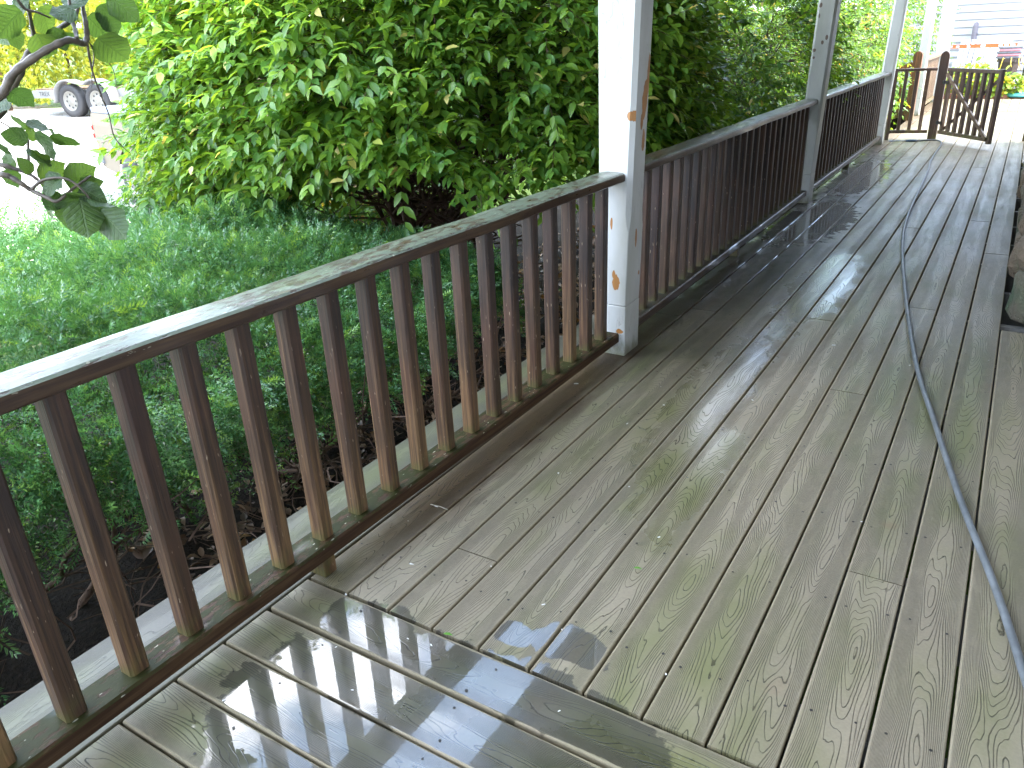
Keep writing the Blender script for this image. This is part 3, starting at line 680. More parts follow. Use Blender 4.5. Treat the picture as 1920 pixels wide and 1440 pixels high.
# gate, swung open towards the camera
H = Vector((0.51, 10.46, 0)); E_ = Vector((1.115, 9.70, 0)); gl = (E_-H).length
gate = thing('wooden_gate', 'open brown wooden gate with crossed diagonal braces', 'gate', H, math.atan2(E_.y-H.y, E_.x-H.x))
rot_part('top_rail', 0.0, gl-.05, -.022, .022, .825, .868, M['gate_wood'], gate)
rot_part('bottom_rail', 0.0, gl-.05, -.020, .020, .085, .128, M['gate_wood'], gate)
rot_part('end_stile', gl-.049, gl, -.024, .024, .06, .875, M['gate_wood'], gate)
mb = MB(); mb.box(-.021, .021, -.018, .018, 0, .695); pm = mb.mesh('baluster', M['gate_wood'])
for i in range(7): inst('baluster', pm, gate, Matrix.Translation((0.045 + 0.124*i, 0, .129)))
for name, z0, z1, y in (('front_brace', .80, .115, -.033), ('rear_brace', .13, .80, .033)):
    mb = MB(); A = Vector((.02, y, z0)); B = Vector((gl-.04, y, z1)); hb_ = .019 if name == 'front_brace' else .014; mb.prism([(-.010, -hb_), (.010, -hb_), (.010, hb_), (-.010, hb_)], A, B); mb.build(name, M['tan_wood'] if name == 'front_brace' else M['gate_wood'], gate)
for z in (.70, .22):
    mb = MB(); mb.box(-.05, .06, -.030, -.0235, z-.018, z+.018); mb.tube([(-.005, -.032, z-.03), (-.005, -.032, z+.03)], .008, 8); mb.build('hinge', M['black'], gate)
t = thing('latch_post', 'dark latch post at the right edge of the deck beyond the stones', 'post', (1.485, 10.62, 0))
mb = MB(); mb.box(-.05, .05, -.05, .05, 0, 1.0); bevel(mb.build('post', M['baluster'], t), .008, 2)
# stair hand rail beyond the panel
t = thing('stair_post', 'orange brown round-topped stair post behind the brown railing panel', 'stair post', (-0.12, 12.95, 0))
mb = MB(); s = .06; poly = [(s, 0)] + [(s*c, 0.94 + s*q) for c, q in arc] + [(-s, 0)]; n = len(poly)
mb.add([(x, -s, z) for x, z in poly] + [(x, s, z) for x, z in poly], [(i, (i+1) % n, n+(i+1) % n, n+i) for i in range(n)] + [tuple(range(n-1, -1, -1)), tuple(range(n, 2*n))])
mb.build('post', M['orange_wood'], t)
mb = MB(); mb.prism([(-.02, -.035), (.02, -.035), (.02, .035), (-.02, .035)], (-.06, -.02, .82), (-1.2, -.10, .30)); mb.build('hand_rail', M['orange_wood'], t)
mb = MB(); mb.prism([(-.02, -.03), (.02, -.03), (.02, .03), (-.02, .03)], (-.06, -.02, .12), (-1.2, -.10, -.40)); mb.build('lower_rail', M['orange_wood'], t)
for i in range(5):
    f = (i+0.5)/5; rot_part('baluster', -.06-1.14*f-.018, -.06-1.14*f+.018, -.02-.08*f-.018, -.02-.08*f+.018, .16-.52*f, .79-.52*f, M['orange_wood'], t, .002)
t = thing('newel_post', 'low grey newel post beside the third white post', 'post', (-0.32, 11.45, 0))
mb = MB(); mb.box(-.045, .045, -.045, .045, -.70, .93); bevel(mb.build('post', M['tan_wood'], t), .006, 1)
steps = tag(empty('porch_steps', (-0.44, 12.2, 0)), 'grey wooden steps leading down between newel and stair posts', 'steps')
for i in range(3):
    mb = MB(); mb.box(-.02-.28*(i+1), -.02-.28*i-.002, -.68, .68, -.21-.175*i, -.175-.175*i); mb.build('tread', M['deck_edge'], steps)
mb = MB(); mb.box(-.86, -.01, -.72, -.684, -.70, -.22); mb.box(-.86, -.01, .684, .72, -.70, -.22); mb.build('stringer', M['fascia'], steps)

# ------------------------------------------------------------------ hose
hp = [(1.66, 0.25), (1.62, 0.40), (1.588, 0.537), (1.571, 0.619), (1.511, 0.883), (1.408, 1.279), (1.285, 1.823), (1.17, 2.344), (1.032, 3.164), (0.87, 4.282), (0.775, 5.162), (0.724, 6.114), (0.67, 7.694), (0.618, 8.625), (0.602, 9.374), (0.592, 10.02), (0.55, 10.33), (0.47, 10.42), (0.36, 10.36), (0.29, 10.30)]
def smooth_path(pts, z, n=6):
    P = [Vector((x, y, z)) for x, y in pts]; out = []
    for i in range(len(P)-1):
        p0, p1, p2, p3 = P[max(i-1, 0)], P[i], P[i+1], P[min(i+2, len(P)-1)]
        for k in range(n):
            t_ = k/n; out.append(0.5*((2*p1) + (p2-p0)*t_ + (2*p0-5*p1+4*p2-p3)*t_*t_ + (3*p1-p0-3*p2+p3)*t_**3))
    out.append(P[-1]); return out
t = thing('garden_hose', 'grey blue garden hose trailing along the wet deck to the gate', 'hose', (0, 0, 0))
mb = MB(); mb.tube(smooth_path(hp, 0.0112, 7), 0.0102, 10); mb.build('hose', M['hose'], t, True)
mb = MB(); mb.tube([(0.29, 10.30, .013), (0.25, 10.275, .014), (0.17, 10.23, .016)], [.013, .017, .012], 10); mb.tube([(0.17, 10.23, .016), (-.02, 10.18, .012)], .006, 8); mb.build('nozzle', simple('blue_nozzle', (0.06, 0.11, 0.19), 0.4), t, True)

# ------------------------------------------------------------------ shrubs
def branchy(parent, base, n_stem, spread, ztop, rs, seed, sub=5, r0=0.022, zmin=None, twmat=None, aim=None):
    """main stems as parts, all finer twigs joined as stuff"""
    rg = random.Random(seed); tw = MB(); O = Vector(base)
    for i in range(n_stem):
        a = 2*math.pi*(i + rg.uniform(-.4, .4))/n_stem; rad = rg.uniform(.35, 1)
        tip = Vector((spread[0]*rad*math.cos(a), spread[1]*rad*math.sin(a), ztop*rg.uniform(.55, 1)*(1.1-.35*rad)))
        st = Vector((rg.uniform(-.25, .25)*spread[0]*.6, rg.uniform(-.25, .25)*spread[1]*.6, -.05))
        c1 = st + Vector(((tip.x-st.x)*.3, (tip.y-st.y)*.3, (tip.z-st.z)*.5)) + Vector((rg.uniform(-.1, .1), rg.uniform(-.1, .1), 0))
        pts = []
        for k in range(9):
            f = k/8; p = st*(1-f)**2 + c1*2*f*(1-f) + tip*f*f
            pts.append(p + Vector((rg.uniform(-1, 1), rg.uniform(-1, 1), rg.uniform(-.6, .6)))*.035*(0 if k == 0 else 1))
        r1 = r0*rg.uniform(.7, 1.3)
        mb = MB(); mb.tube(pts, [r1*(1-.75*k/8) for k in range(9)], 6); mb.build('stem', M['stem'], parent, True, recalc=False)
        for j in range(sub):
            k = rg.randint(2, 7); p0 = pts[k]
            d = Vector((rg.gauss(0, 1)*spread[0], rg.gauss(0, 1)*spread[1], rg.uniform(-.2, .9))).normalized()
            d = (d + (tip-st).normalized()*.5).normalized(); ln_ = rg.uniform(.35, .95)*rs
            q = [p0]
            for m_ in range(5): q.append(q[-1] + (d + Vector((rg.uniform(-.4, .4), rg.uniform(-.4, .4), rg.uniform(-.3, .35)))).normalized()*ln_/5)
            tw.tube(q, [r1*.42*(1-.14*m_) for m_ in range(6)], 4, False)
            for jj in range(5):
                m_ = rg.randint(1, 5); d2 = (d*.6 + Vector((rg.gauss(0, 1), rg.gauss(0, 1), rg.uniform(-.6, .8)))).normalized(); q2 = [q[m_]]
                for _ in range(3): q2.append(q2[-1] + (d2 + Vector((rg.uniform(-.4, .4), rg.uniform(-.4, .4), rg.uniform(-.3, .3)))).normalized()*ln_*.17)
                tw.tube(q2, [r1*.2, r1*.16, r1*.12, r1*.07], 3, False)
    tag(tw.build('twigs', twmat or M['twig'], parent, False, recalc=False), kind='stuff')

def lump(P, f=1.0, seed=0.0):
    return (np.sin(P[:, 0]*2.3*f+seed)*np.sin(P[:, 1]*2.7*f+1.3*seed) + np.sin(P[:, 2]*3.1*f+2+seed)*np.sin((P[:, 0]+P[:, 1])*1.9*f+seed))*0.5
def shrub(name, label, cat, center, semi, base_z, zcut, n_shoot, leaf_len, mat, seed, n_stem=14, ind=300, group=None, tier=True, ratio=6, sub=5, clump=-0.35, camside=0.72, r0=0.022, skirt=0.0):
    rg = np.random.default_rng(seed)
    c = np.array(center); s = np.array(semi)
    O = np.array((center[0], center[1], base_z))
    t = thing(name, label, cat, tuple(O), 0, group)
    # shoot origins on the lumpy shell
    N = n_shoot*6
    d = rg.normal(size=(N, 3)); d[:, 2] *= 0.8; d = unit(d)
    toc = unit((np.array(CAM) - c)*np.array((1, 1, 0.2)))
    keep = (d @ toc > -0.25) | (rg.random(N) > camside); d = d[keep]
    r_ = rg.random(len(d))**0.35*0.30 + 0.70; inn = rg.random(len(d)) < .22; r_ = np.where(inn, rg.uniform(.25, .75, len(d)), r_)
    P = c + d*s*r_[:, None]*(1 + 0.13*lump(d*2.2, 1.0, seed))[:, None]
    k = (P[:, 2] > zcut - skirt*np.clip((c[0] - P[:, 0])/s[0], 0, 1) + 0.12*np.sin(P[:, 0]*3) + 0.1*np.sin(P[:, 1]*4.2)) & (lump(P, 1.8, seed*1.7) > clump) & (P[:, 0] < -0.42)
    P, d = P[k][:n_shoot], d[k][:n_shoot]
    n = len(P)
    out = unit(d/s); out[:, 2] *= 0.45; out += rg.normal(size=(n, 3))*0.33; out[:, 2] += 0.10; out = unit(out)
    L_ = rg.uniform(.16, .34, n)*(leaf_len/.065)
    K = ratio
    LP, LD, LU, LS, LV = [], [], [], [], []
    tw = MB()
    side0 = unit(np.cross(out, np.array((0, 0, 1.0)) + rg.normal(size=(n, 3))*.35))
    upv = np.cross(side0, out)
    for j in range(K):
        f = (j+0.6)/K
        bend = -0.25*f*f
        pj = P + out*(L_*f)[:, None] + np.array((0, 0, 1))*(bend*L_)[:, None]
        for sgn in (-1, 1):
            pick = rg.random(n) < 0.90
            dj = out*(0.45 + 0.35*f) + side0*sgn*(1.0 - 0.45*f) + np.array((0, 0, -1))*rg.uniform(.12, .75, n)[:, None] + rg.normal(size=(n, 3))*.22
            uj = upv + out*0.35 + rg.normal(size=(n, 3))*.3 + np.array((0, 0, .6))
            LP.append(pj[pick]); LD.append(dj[pick]); LU.append(uj[pick]); LS.append((leaf_len*rg.uniform(.62, 1.12, n)*(1-.25*(f-.5)**2))[pick]); LV.append(np.clip(rg.random(n)*0.75 + 0.25*rg.random(n), 0, .999)[pick])
    # a leaf on each shoot tip
    LP.append(P + out*L_[:, None]*1.0 - np.array((0, 0, .25))*L_[:, None]); LD.append(out + rg.normal(size=(n, 3))*.2); LU.append(upv + np.array((0, 0, .4))); LS.append(leaf_len*rg.uniform(.5, .9, n)); LV.append(rg.random(n))
    LP = np.concatenate(LP); LD = np.concatenate(LD); LU = np.concatenate(LU); LS = np.concatenate(LS); LV = np.concatenate(LV)
    for i in range(0, n, 2 if n > 2500 else 1):
        a = Vector(P[i]); b = Vector(out[i])*L_[i]
        tw.tube([a - b*.5 - Vector(O), a + b*.4 + Vector((0, 0, -.04))*L_[i] - Vector(O), a + b + Vector((0, 0, -.25))*L_[i] - Vector(O)], [.0028, .0022, .0012], 3, False)
    tag(tw.build('shoots', M['twig'], t, recalc=False), kind='stuff')
    # nearest leaves one by one, the rest as one mass
    dist = np.linalg.norm(LP - np.array(CAM), axis=1)
    idx = np.argsort(dist - 0.0)[:ind] if ind else np.array([], int)
    me = leaf_mesh('leaf', mat)
    Ov = Vector(O)
    for i in idx: inst('leaf', me, t, frame(LP[i] - O, LD[i], LU[i], LS[i]))
    msk = np.ones(len(LP), bool); msk[idx] = False
    fo = bpy.data.objects.new('foliage', scatter('foliage', LEAF6_V, LEAF6_F, LP[msk] - O, LD[msk], LU[msk], LS[msk], LV[msk], mat)); link(fo, t); tag(fo, kind='stuff')
    branchy(t, O, n_stem, (s[0]*.8, s[1]*.8), (c[2]+s[2]*.75) - base_z, 1.0, seed, sub, r0)
    return t
shrub('burning_bush', 'large bright green leafy bush behind the yew, left of the nearest white post', 'bush', (-2.38, 3.62, 1.10), (1.82, 1.75, 1.85), -0.7, 0.72, 7000, 0.095, M['leaf'], 11, 18, 300, sub=12, clump=-0.55, r0=.034, skirt=.40)
shrub('burning_bush', 'dark green twiggy bush behind the second railing', 'bush', (-1.85, 7.3, 0.95), (1.45, 2.1, 1.5), -0.7, 0.20, 2700, 0.080, M['leaf'], 23, 26, 300, sub=16, clump=-0.10)
shrub('garden_shrub', 'light green shrub with yellowing leaves behind the third railing', 'shrub', (-2.0, 12.2, 1.1), (1.6, 2.0, 1.7), -0.7, 0.0, 2200, 0.085, M['leaf_light'], 31, 10, 300, sub=4)
shrub('garden_shrub', 'pale green orange-tinged shrub beyond the stair post', 'shrub', (-1.7, 17.6, 1.1), (1.4, 2.0, 1.8), -0.7, -0.3, 1100, 0.10, M['leaf_light'], 37, 8, 300, sub=3)
for i, (x, y, sx, sz, lb) in enumerate(((-4.45, 5.05, 0.80, 0.62, 'low sunlit lime green shrub under the left end of the large bush'), (-6.6, 12.6, 1.5, 1.5, 'sunlit yellow green shrub glimpsed behind the twiggy bush'), (-7.3, 8.9, 1.5, 1.25, 'sunlit yellow green shrub glimpsed through the large bush'), (-4.9, 16.8, 1.8, 1.9, 'sunlit shrub glimpsed past the second white post'))):
    shrub('sunlit_shrub', lb, 'shrub', (x, y, gz(x, y) + sz*.9), (sx, sx, sz), gz(x, y), gz(x, y), 800, 0.11, M['leaf_light'], 41+i, 6, 60, sub=2)

# ------------------------------------------------------------------ yew
def yew():
    rg = np.random.default_rng(5)
    t = thing('yew_hedge', 'low spreading dark green yew hedge outside the nearest railing', 'hedge', (-2.3, 0.2, -0.7)); O = np.array((-2.3, .2, -.7))
    # sprig: stem plus needles in two loose ranks
    tv, tri = [], []
    K = 15
    for i in range(K):
        f = .04 + .96*i/(K-1); ln_ = .26*(1 - .5*abs(f-.42))
        for sgn in (-1, 1):
            az = sgn*(1.1 - .5*f) + (.12 if i % 2 else -.12); el = (.10, .55, .95, .30)[(i + (sgn > 0)) % 4]
            d = np.array((math.sin(az)*math.cos(el), math.cos(az)*math.cos(el), math.sin(el)))
            w = np.cross(d, (0, 0, 1)); w = w/np.linalg.norm(w)*.023
            b = np.array((0, f*.86, -.10*f*f))
            k = len(tv); tv += [b + w + d*ln_*.25, b - w + d*ln_*.25, b + d*ln_]; tri += [(k, k+1, k+2)]
    tv = np.array(tv); tri = np.array(tri)
    def top(x, y):
        e = np.clip((-0.92 - x)/0.75, 0, 1); h = -0.04 + 0.52*np.sqrt(np.clip(e*(2-e), 0, 1))
        h = h - 0.25*np.clip((-0.2-y)/1.6, 0, 1) - 0.35*np.clip((y-1.9)/0.7, 0, 1)**2 - 0.25*np.clip((-3.4-x)/.7, 0, 1)**2
        return h + 0.05*np.sin(x*3.1+y*1.7) + 0.04*np.sin(x*6.3-y*4.9) + 0.035*np.sin(y*8+x*3)
    n = 36000
    x = -0.92 - 3.3*rg.random(n)**1.18; y = -2.6 + 5.1*rg.random(n)
    dep = rg.random(n)**2.0*.15
    z = top(x, y) - dep
    e = 0.05; gx = (top(x+e, y) - top(x-e, y))/(2*e); gy = (top(x, y+e) - top(x, y-e))/(2*e)
    nrm = unit(np.stack([-gx, -gy, np.ones(n)], 1))
    P = np.stack([x, y, z], 1)
    lat = rg.normal(size=(n, 3)); D = nrm*rg.uniform(.05, .75, n)[:, None] + lat*.55 + np.array((.28, -.15, .0)); 
    U = unit(nrm*1.0 + rg.normal(size=(n, 3))*.45)
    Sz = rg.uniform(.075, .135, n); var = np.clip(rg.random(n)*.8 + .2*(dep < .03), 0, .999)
    # skirt towards the porch
    m = 3300
    ys = -2.6 + 5.0*rg.random(m); zs = rg.random(m)
    P2 = np.stack([-0.95 + .06*np.sin(ys*5) - .05*zs + rg.normal(size=m)*.05, ys, -0.01 + .09*np.sin(ys*3.3+1) + .26*zs], 1)
    D2 = np.array((.9, -.15, -.1)) + rg.normal(size=(m, 3))*.55; U2 = np.array((.3, 0, 1.0)) + rg.normal(size=(m, 3))*.4
    P = np.concatenate([P, P2]); D = np.concatenate([D, D2]); U = np.concatenate([U, U2]); Sz = np.concatenate([Sz, rg.uniform(.075, .13, m)]); var = np.concatenate([var, np.clip(rg.random(m), 0, .999)])
    # a flat dark under-layer that closes the canopy
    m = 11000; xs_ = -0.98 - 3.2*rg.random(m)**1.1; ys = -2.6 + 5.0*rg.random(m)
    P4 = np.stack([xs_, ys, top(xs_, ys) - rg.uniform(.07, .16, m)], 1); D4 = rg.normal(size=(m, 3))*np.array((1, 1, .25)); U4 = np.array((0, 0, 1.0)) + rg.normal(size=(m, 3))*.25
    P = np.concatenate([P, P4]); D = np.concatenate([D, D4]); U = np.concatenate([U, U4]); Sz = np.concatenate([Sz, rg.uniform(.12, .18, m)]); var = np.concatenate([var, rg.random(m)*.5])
    # long feathery leaders along the far rim
    m = 420; ys = -1.6 + 4.2*rg.random(m); xs_ = -3.2 - .9*rg.random(m)
    P3 = np.stack([xs_, ys, top(xs_, ys) + .02 + .10*rg.random(m)], 1); D3 = np.array((0, 0, 1.0)) + rg.normal(size=(m, 3))*.4; U3 = rg.normal(size=(m, 3)) + np.array((1, 0, 0))
    P = np.concatenate([P, P3]); D = np.concatenate([D, D3]); U = np.concatenate([U, U3]); Sz = np.concatenate([Sz, rg.uniform(.12, .20, m)]); var = np.concatenate([var, rg.random(m)*.99])
    fo = bpy.data.objects.new('foliage', scatter('foliage', tv, tri, P - O, D, U, Sz, var, M['yew'], False)); link(fo, t); tag(fo, kind='stuff')
    # bare brown twigs under the canopy
    r2 = random.Random(8); tw = MB()
    for i in range(34):
        b = Vector((r2.uniform(-2.6, -1.2), r2.uniform(-2.4, 2.2), -.70)) - Vector(O)
        q = [b]; d = Vector((r2.uniform(.1, .9), r2.uniform(-.6, .6), r2.uniform(.3, .9))).normalized()
        for k in range(7): d = (d + Vector((r2.uniform(-.3, .35), r2.uniform(-.3, .3), r2.uniform(-.2, .25)))).normalized(); q.append(q[-1] + d*.14)
        mb = MB(); mb.tube(q, [.016*(1-.11*k) for k in range(8)], 6); mb.build('branch', M['yew_twig'], t, True, recalc=False)
        for j in range(13):
            k = r2.randint(1, 7); d2 = (d + Vector((r2.gauss(0, .8), r2.gauss(0, .8), r2.gauss(0, .6)))).normalized(); p = [q[k]]
            for _ in range(4): d2 = (d2 + Vector((r2.uniform(-.5, .5), r2.uniform(-.5, .5), r2.uniform(-.4, .5)))).normalized(); p.append(p[-1] + d2*r2.uniform(.05, .1))
            tw.tube(p, [.0045, .0038, .003, .0022, .0012], 3, False)
    for i in range(240):
        p = [Vector((r2.uniform(-1.35, -.72), r2.uniform(-2.0, 2.2), r2.uniform(-.62, -.05))) - Vector(O)]; d2 = Vector((r2.gauss(.3, .7), r2.gauss(0, .8), r2.gauss(.1, .5))).normalized()
        for _ in range(5): d2 = (d2 + Vector((r2.uniform(-.6, .6), r2.uniform(-.6, .6), r2.uniform(-.5, .5)))).normalized(); p.append(p[-1] + d2*r2.uniform(.04, .09))
        tw.tube(p, [.0042, .0038, .0032, .0026, .002, .001], 3, False)
    tag(tw.build('twigs', M['yew_twig'], t, recalc=False), kind='stuff')
yew()

# fallen leaves in the bed
rg = np.random.default_rng(9); n = 4200
x = -0.46 - 2.4*rg.random(n)**1.4; y = 0.2 + 7.0*rg.random(n)
P = np.stack([x, y, -0.655 + .02*rg.random(n)], 1); D = rg.normal(size=(n, 3))*np.array((1, 1, .35)); U = np.array((0, 0, 1.0)) + rg.normal(size=(n, 3))*.45
lt = bpy.data.objects.new('leaf_litter', scatter('leaf_litter', LEAF_V*np.array((1.3, 1, 2.2)), LEAF_F, P, D, U, rg.uniform(.04, .085, n), rg.random(n)*.999, M['dry_leaf'])); link(lt); tag(lt, 'brown fallen leaves on the soil under the bushes', 'leaf litter', kind='stuff')
# broken stick standing in the bed
t = thing('broken_stick', 'pale broken stick standing in the soil under the yew', 'stick', (-0.72, -0.48, -0.70))
mb = MB(); mb.tube([(0, 0, -.03), (.005, .01, .12), (.03, .05, .22), (.03, .07, .33)], [.010, .011, .009, .005], 7); mb.build('stick', simple('pale_stick', (0.22, 0.15, 0.09), 0.8, 30, 0.6, .003), t, True)

# ------------------------------------------------------------------ twisted hazel branches in the left foreground
hz = thing('twisted_hazel', 'twisted grey hazel branches with broad drooping leaves at the upper left', 'small tree', (-1.75, -1.35, -0.7))
HO = Vector((-1.75, -1.35, -0.7))
def branch(pts, r0, r1, n=7):
    P = [at(*q) for q in pts]; out = []
    for i in range(len(P)-1):
        p0, p1, p2, p3 = P[max(i-1, 0)], P[i], P[i+1], P[min(i+2, len(P)-1)]
        for k in range(5):
            t_ = k/5; out.append(0.5*((2*p1) + (p2-p0)*t_ + (2*p0-5*p1+4*p2-p3)*t_*t_ + (3*p1-p0-3*p2+p3)*t_**3))
    out.append(P[-1]); m = len(out)
    mb = MB(); mb.tube([p - HO for p in out], [(r0 + (r1-r0)*i/(m-1))*(1+.12*math.sin(i*1.9)) for i in range(m)], n); return mb.build('branch', M['hazel_bark'], hz, True, recalc=False)
b0 = at(-160, 330, 2.55)
mb = MB(); mb.tube([Vector((0, 0, -.05)), Vector((-.03, .05, .5)), Vector((.06, .02, .95)), (b0-HO)*.8 + Vector((0, 0, .28)), b0-HO], [.045, .04, .034, .027, .020], 9); mb.build('trunk', M['hazel_bark'], hz, True, recalc=False)
b1 = (-160, 330, 2.55)
branch([b1, (-60, 225, 2.5), (0, 180, 2.45), (22, 142, 2.43), (54, 115, 2.42), (94, 90, 2.40), (126, 76, 2.40), (146, 78, 2.42), (157, 82, 2.44), (163, 70, 2.46), (161, 45, 2.47), (156, 18, 2.50), (150, -40, 2.55)], .013, .005)
branch([b1, (-50, 260, 2.6), (0, 212, 2.58), (14, 180, 2.56), (36, 141, 2.53), (47, 112, 2.5), (60, 90, 2.5), (75, 83, 2.5), (96, 70, 2.52), (112, 52, 2.55), (134, 38, 2.58), (144, 22, 2.6), (150, -10, 2.62)], .012, .005)
branch([(144, 74, 2.41), (141, 55, 2.45), (133, 30, 2.48), (128, -20, 2.5)], .006, .004)
branch([(66, 84, 2.5), (62, 60, 2.5), (56, 30, 2.48), (48, -20, 2.46)], .006, .004)
branch([(20, -20, 2.4), (45, 15, 2.42), (70, 23, 2.43), (95, 34, 2.45)], .005, .002, 5)
branch([(163, 80, 2.46), (168, 110, 2.47), (175, 140, 2.48), (190, 180, 2.5), (204, 215, 2.52), (215, 258, 2.54), (243, 287, 2.56)], .0035, .0012, 5)
branch([(165, 75, 2.46), (176, 100, 2.5), (173, 135, 2.5), (171, 165, 2.5)], .0025, .001, 4)
branch([(170, 84, 2.48), (195, 108, 2.55), (212, 130, 2.6), (218, 160, 2.62)], .0025, .001, 4)
branch([b1, (-60, 318, 2.5), (0, 327, 2.42), (18, 331, 2.41), (40, 344, 2.4), (58, 356, 2.4), (89, 371, 2.38), (108, 377, 2.37), (135, 355, 2.37), (170, 330, 2.4)], .009, .003)
branch([(-60, 300, 2.5), (0, 309, 2.46), (27, 316, 2.45), (56, 327, 2.44), (78, 342, 2.43), (110, 355, 2.42)], .007, .003)
branch([(58, 356, 2.4), (80, 338, 2.39), (118, 334, 2.37), (150, 352, 2.36), (190, 400, 2.36), (206, 425, 2.36)], .005, .0015, 5)
branch([(55, 320, 2.44), (53, 290, 2.45), (53, 262, 2.46)], .004, .003, 5)
branch([(0, 228, 2.45), (20, 240, 2.45), (42, 262, 2.46), (60, 285, 2.46)], .002, .001, 4)
# broad leaf: heart-shaped with a wavy toothed margin
prof = [(0, .0), (.20, .03), (.36, .14), (.44, .32), (.45, .50), (.38, .68), (.26, .83), (.12, .94), (0, 1.04)]
BV = [(0, y, -.02*math.sin(y*3)) for x_, y in prof[1:-1]]
nl = len(prof); mid_ = [(0.0, y*1.0, -.16*y*y) for _, y in prof]
left_ = [(-x_*(1+.05*(-1)**i), y, .10*x_ - .16*y*y + .03*math.sin(i*2.3)) for i, (x_, y) in enumerate(prof)][1:-1]
right_ = [(x_*(1+.05*(-1)**(i+1)), y, .10*x_ - .16*y*y + .03*math.sin(i*1.9+1)) for i, (x_, y) in enumerate(prof)][1:-1]
BV = np.array(mid_ + left_ + right_); BF = []
for side, off in ((0, nl), (1, nl + nl-2)):
    fs = [(0, off, 1), (nl-1, nl-2, off+nl-3)]
    for i in range(nl-3): fs += [(off+i, off+i+1, i+1), (off+i+1, i+2, i+1)]
    fs = [q for q in fs]
    BF += [(a_, b_, c_) if side else (a_, c_, b_) for a_, b_, c_ in fs]
BF = np.array(BF)
hleaf = [leaf_mesh('leaf', M['hazel_leaf'], BV*np.array((1, 1, k)) + np.array((0, 0, 0)), BF) for k in (1.0, 2.2, -1.2)]
HL = [  # pixel of the stalk end, pixel of the tip, distance, facing 0..1 (1 = broad side to the camera)
 ((40, 20), (-5, 60), 2.40, .8), ((20, 52), (38, 88), 2.42, .9), ((-10, 40), (20, 80), 2.46, .9), ((75, 12), (95, 60), 2.44, .9), ((112, 38), (92, 5), 2.5, .7), ((70, 62), (94, 112), 2.43, 1),
 ((100, 50), (118, 92), 2.5, .9), ((120, 60), (150, 88), 2.5, .8), ((142, 20), (100, 32), 2.46, .8), ((160, 10), (120, -12), 2.48, .9), ((165, 30), (195, 62), 2.5, 1), ((188, 8), (220, 58), 2.52, .9), ((205, -10), (252, 36), 2.5, .9),
 ((183, 70), (237, 112), 2.46, .95), ((20, 172), (55, 190), 2.44, .9), ((14, 185), (-8, 214), 2.5, .6), ((0, 10), (-12, 45), 2.42, .8), ((55, 0), (75, -30), 2.42, .8), ((30, -10), (48, 24), 2.47, .9),
 ((25, 218), (46, 234), 2.46, .35), ((48, 230), (88, 238), 2.45, .55), ((53, 262), (8, 250), 2.45, .9), ((54, 262), (62, 236), 2.47, .7), ((66, 247), (106, 292), 2.43, .4), ((95, 252), (143, 275), 2.42, .45), ((96, 250), (120, 262), 2.44, .6),
 ((50, 288), (95, 302), 2.40, .5), ((95, 300), (58, 292), 2.43, .6), ((27, 318), (6, 292), 2.45, .8), ((10, 318), (32, 344), 2.47, .9), ((0, 268), (8, 285), 2.42, .8), ((60, 325), (40, 300), 2.42, .8), ((78, 340), (110, 310), 2.42, .9), ((75, 330), (98, 352), 2.44, .9),
 ((118, 334), (75, 355), 2.37, .8), ((110, 360), (90, 392), 2.41, 1), ((128, 350), (165, 318), 2.40, .9), ((150, 352), (188, 372), 2.38, 1), ((150, 345), (185, 345), 2.42, .9), ((125, 362), (160, 372), 2.35, .4), ((140, 362), (134, 425), 2.39, 1), ((150, 375), (164, 440), 2.36, 1), ((165, 372), (206, 392), 2.35, .35), ((185, 395), (236, 440), 2.36, .9), ((170, 380), (200, 428), 2.38, .8), ((100, 372), (82, 402), 2.41, .8)]
rg_ = random.Random(4)
for (a, b, dist, face) in HL:
    A = at(a[0], a[1], dist); B = at(b[0], b[1], dist + rg_.uniform(-.03, .05))
    d = B - A; s = max(d.length, .042)*1.12
    v = (CAM - A).normalized(); side = d.cross(v).normalized(); nrm = v*face + side*math.sqrt(max(0, 1-face*face))*rg_.choice((-1, 1)) + Vector((0, 0, .1))
    inst('leaf', rg_.choice(hleaf), hz, frame(A - HO, d, nrm, s))

# ------------------------------------------------------------------ trailer and pickup on the drive
def wheel_meshes(r, w, hub, holes):
    n = 28; pr = [(r*.60, -w/2), (r*.93, -w/2), (r, -w*.36), (r, w*.36), (r*.93, w/2), (r*.60, w/2)]
    ty = MB(); vs = []; m = len(pr)
    for q, z in pr:
        for k in range(n): th = 2*math.pi*k/n; vs.append((q*math.cos(th), z, q*math.sin(th)))
    ty.add(vs, [(i*n+k, i*n+(k+1) % n, ((i+1) % m)*n+(k+1) % n, ((i+1) % m)*n+k) for i in range(m) for k in range(n)])
    rm = MB(); pr = [(r*.605, -w*.47), (r*.57, -w*.49), (r*.53, -w*.40), (r*.46, -w*.30), (r*.24, -w*.36), (r*.16, -w*.46), (r*.02, -w*.46)]; vs = []; m = len(pr)
    for q, z in pr:
        for k in range(n): th = 2*math.pi*k/n; vs.append((q*math.cos(th), z, q*math.sin(th)))
    rm.add(vs, [(i*n+k, i*n+(k+1) % n, (i+1)*n+(k+1) % n, (i+1)*n+k) for i in range(m-1) for k in range(n)])
    ho = MB()
    for i in range(holes):
        th = 2*math.pi*i/holes; cx, cz = r*.38*math.cos(th), r*.38*math.sin(th); q = r*.062
        ho.add([(cx + q*math.cos(2*math.pi*k/8), -w*.355, cz + q*math.sin(2*math.pi*k/8)) for k in range(8)], [tuple(range(8))])
    return ty.mesh('tyre', M['rubber'], True), rm.mesh('rim', M['rim'], True), ho.mesh('rim_holes', M['dark_hole'], recalc=False)
TW = wheel_meshes(.375, .22, 0, 8)
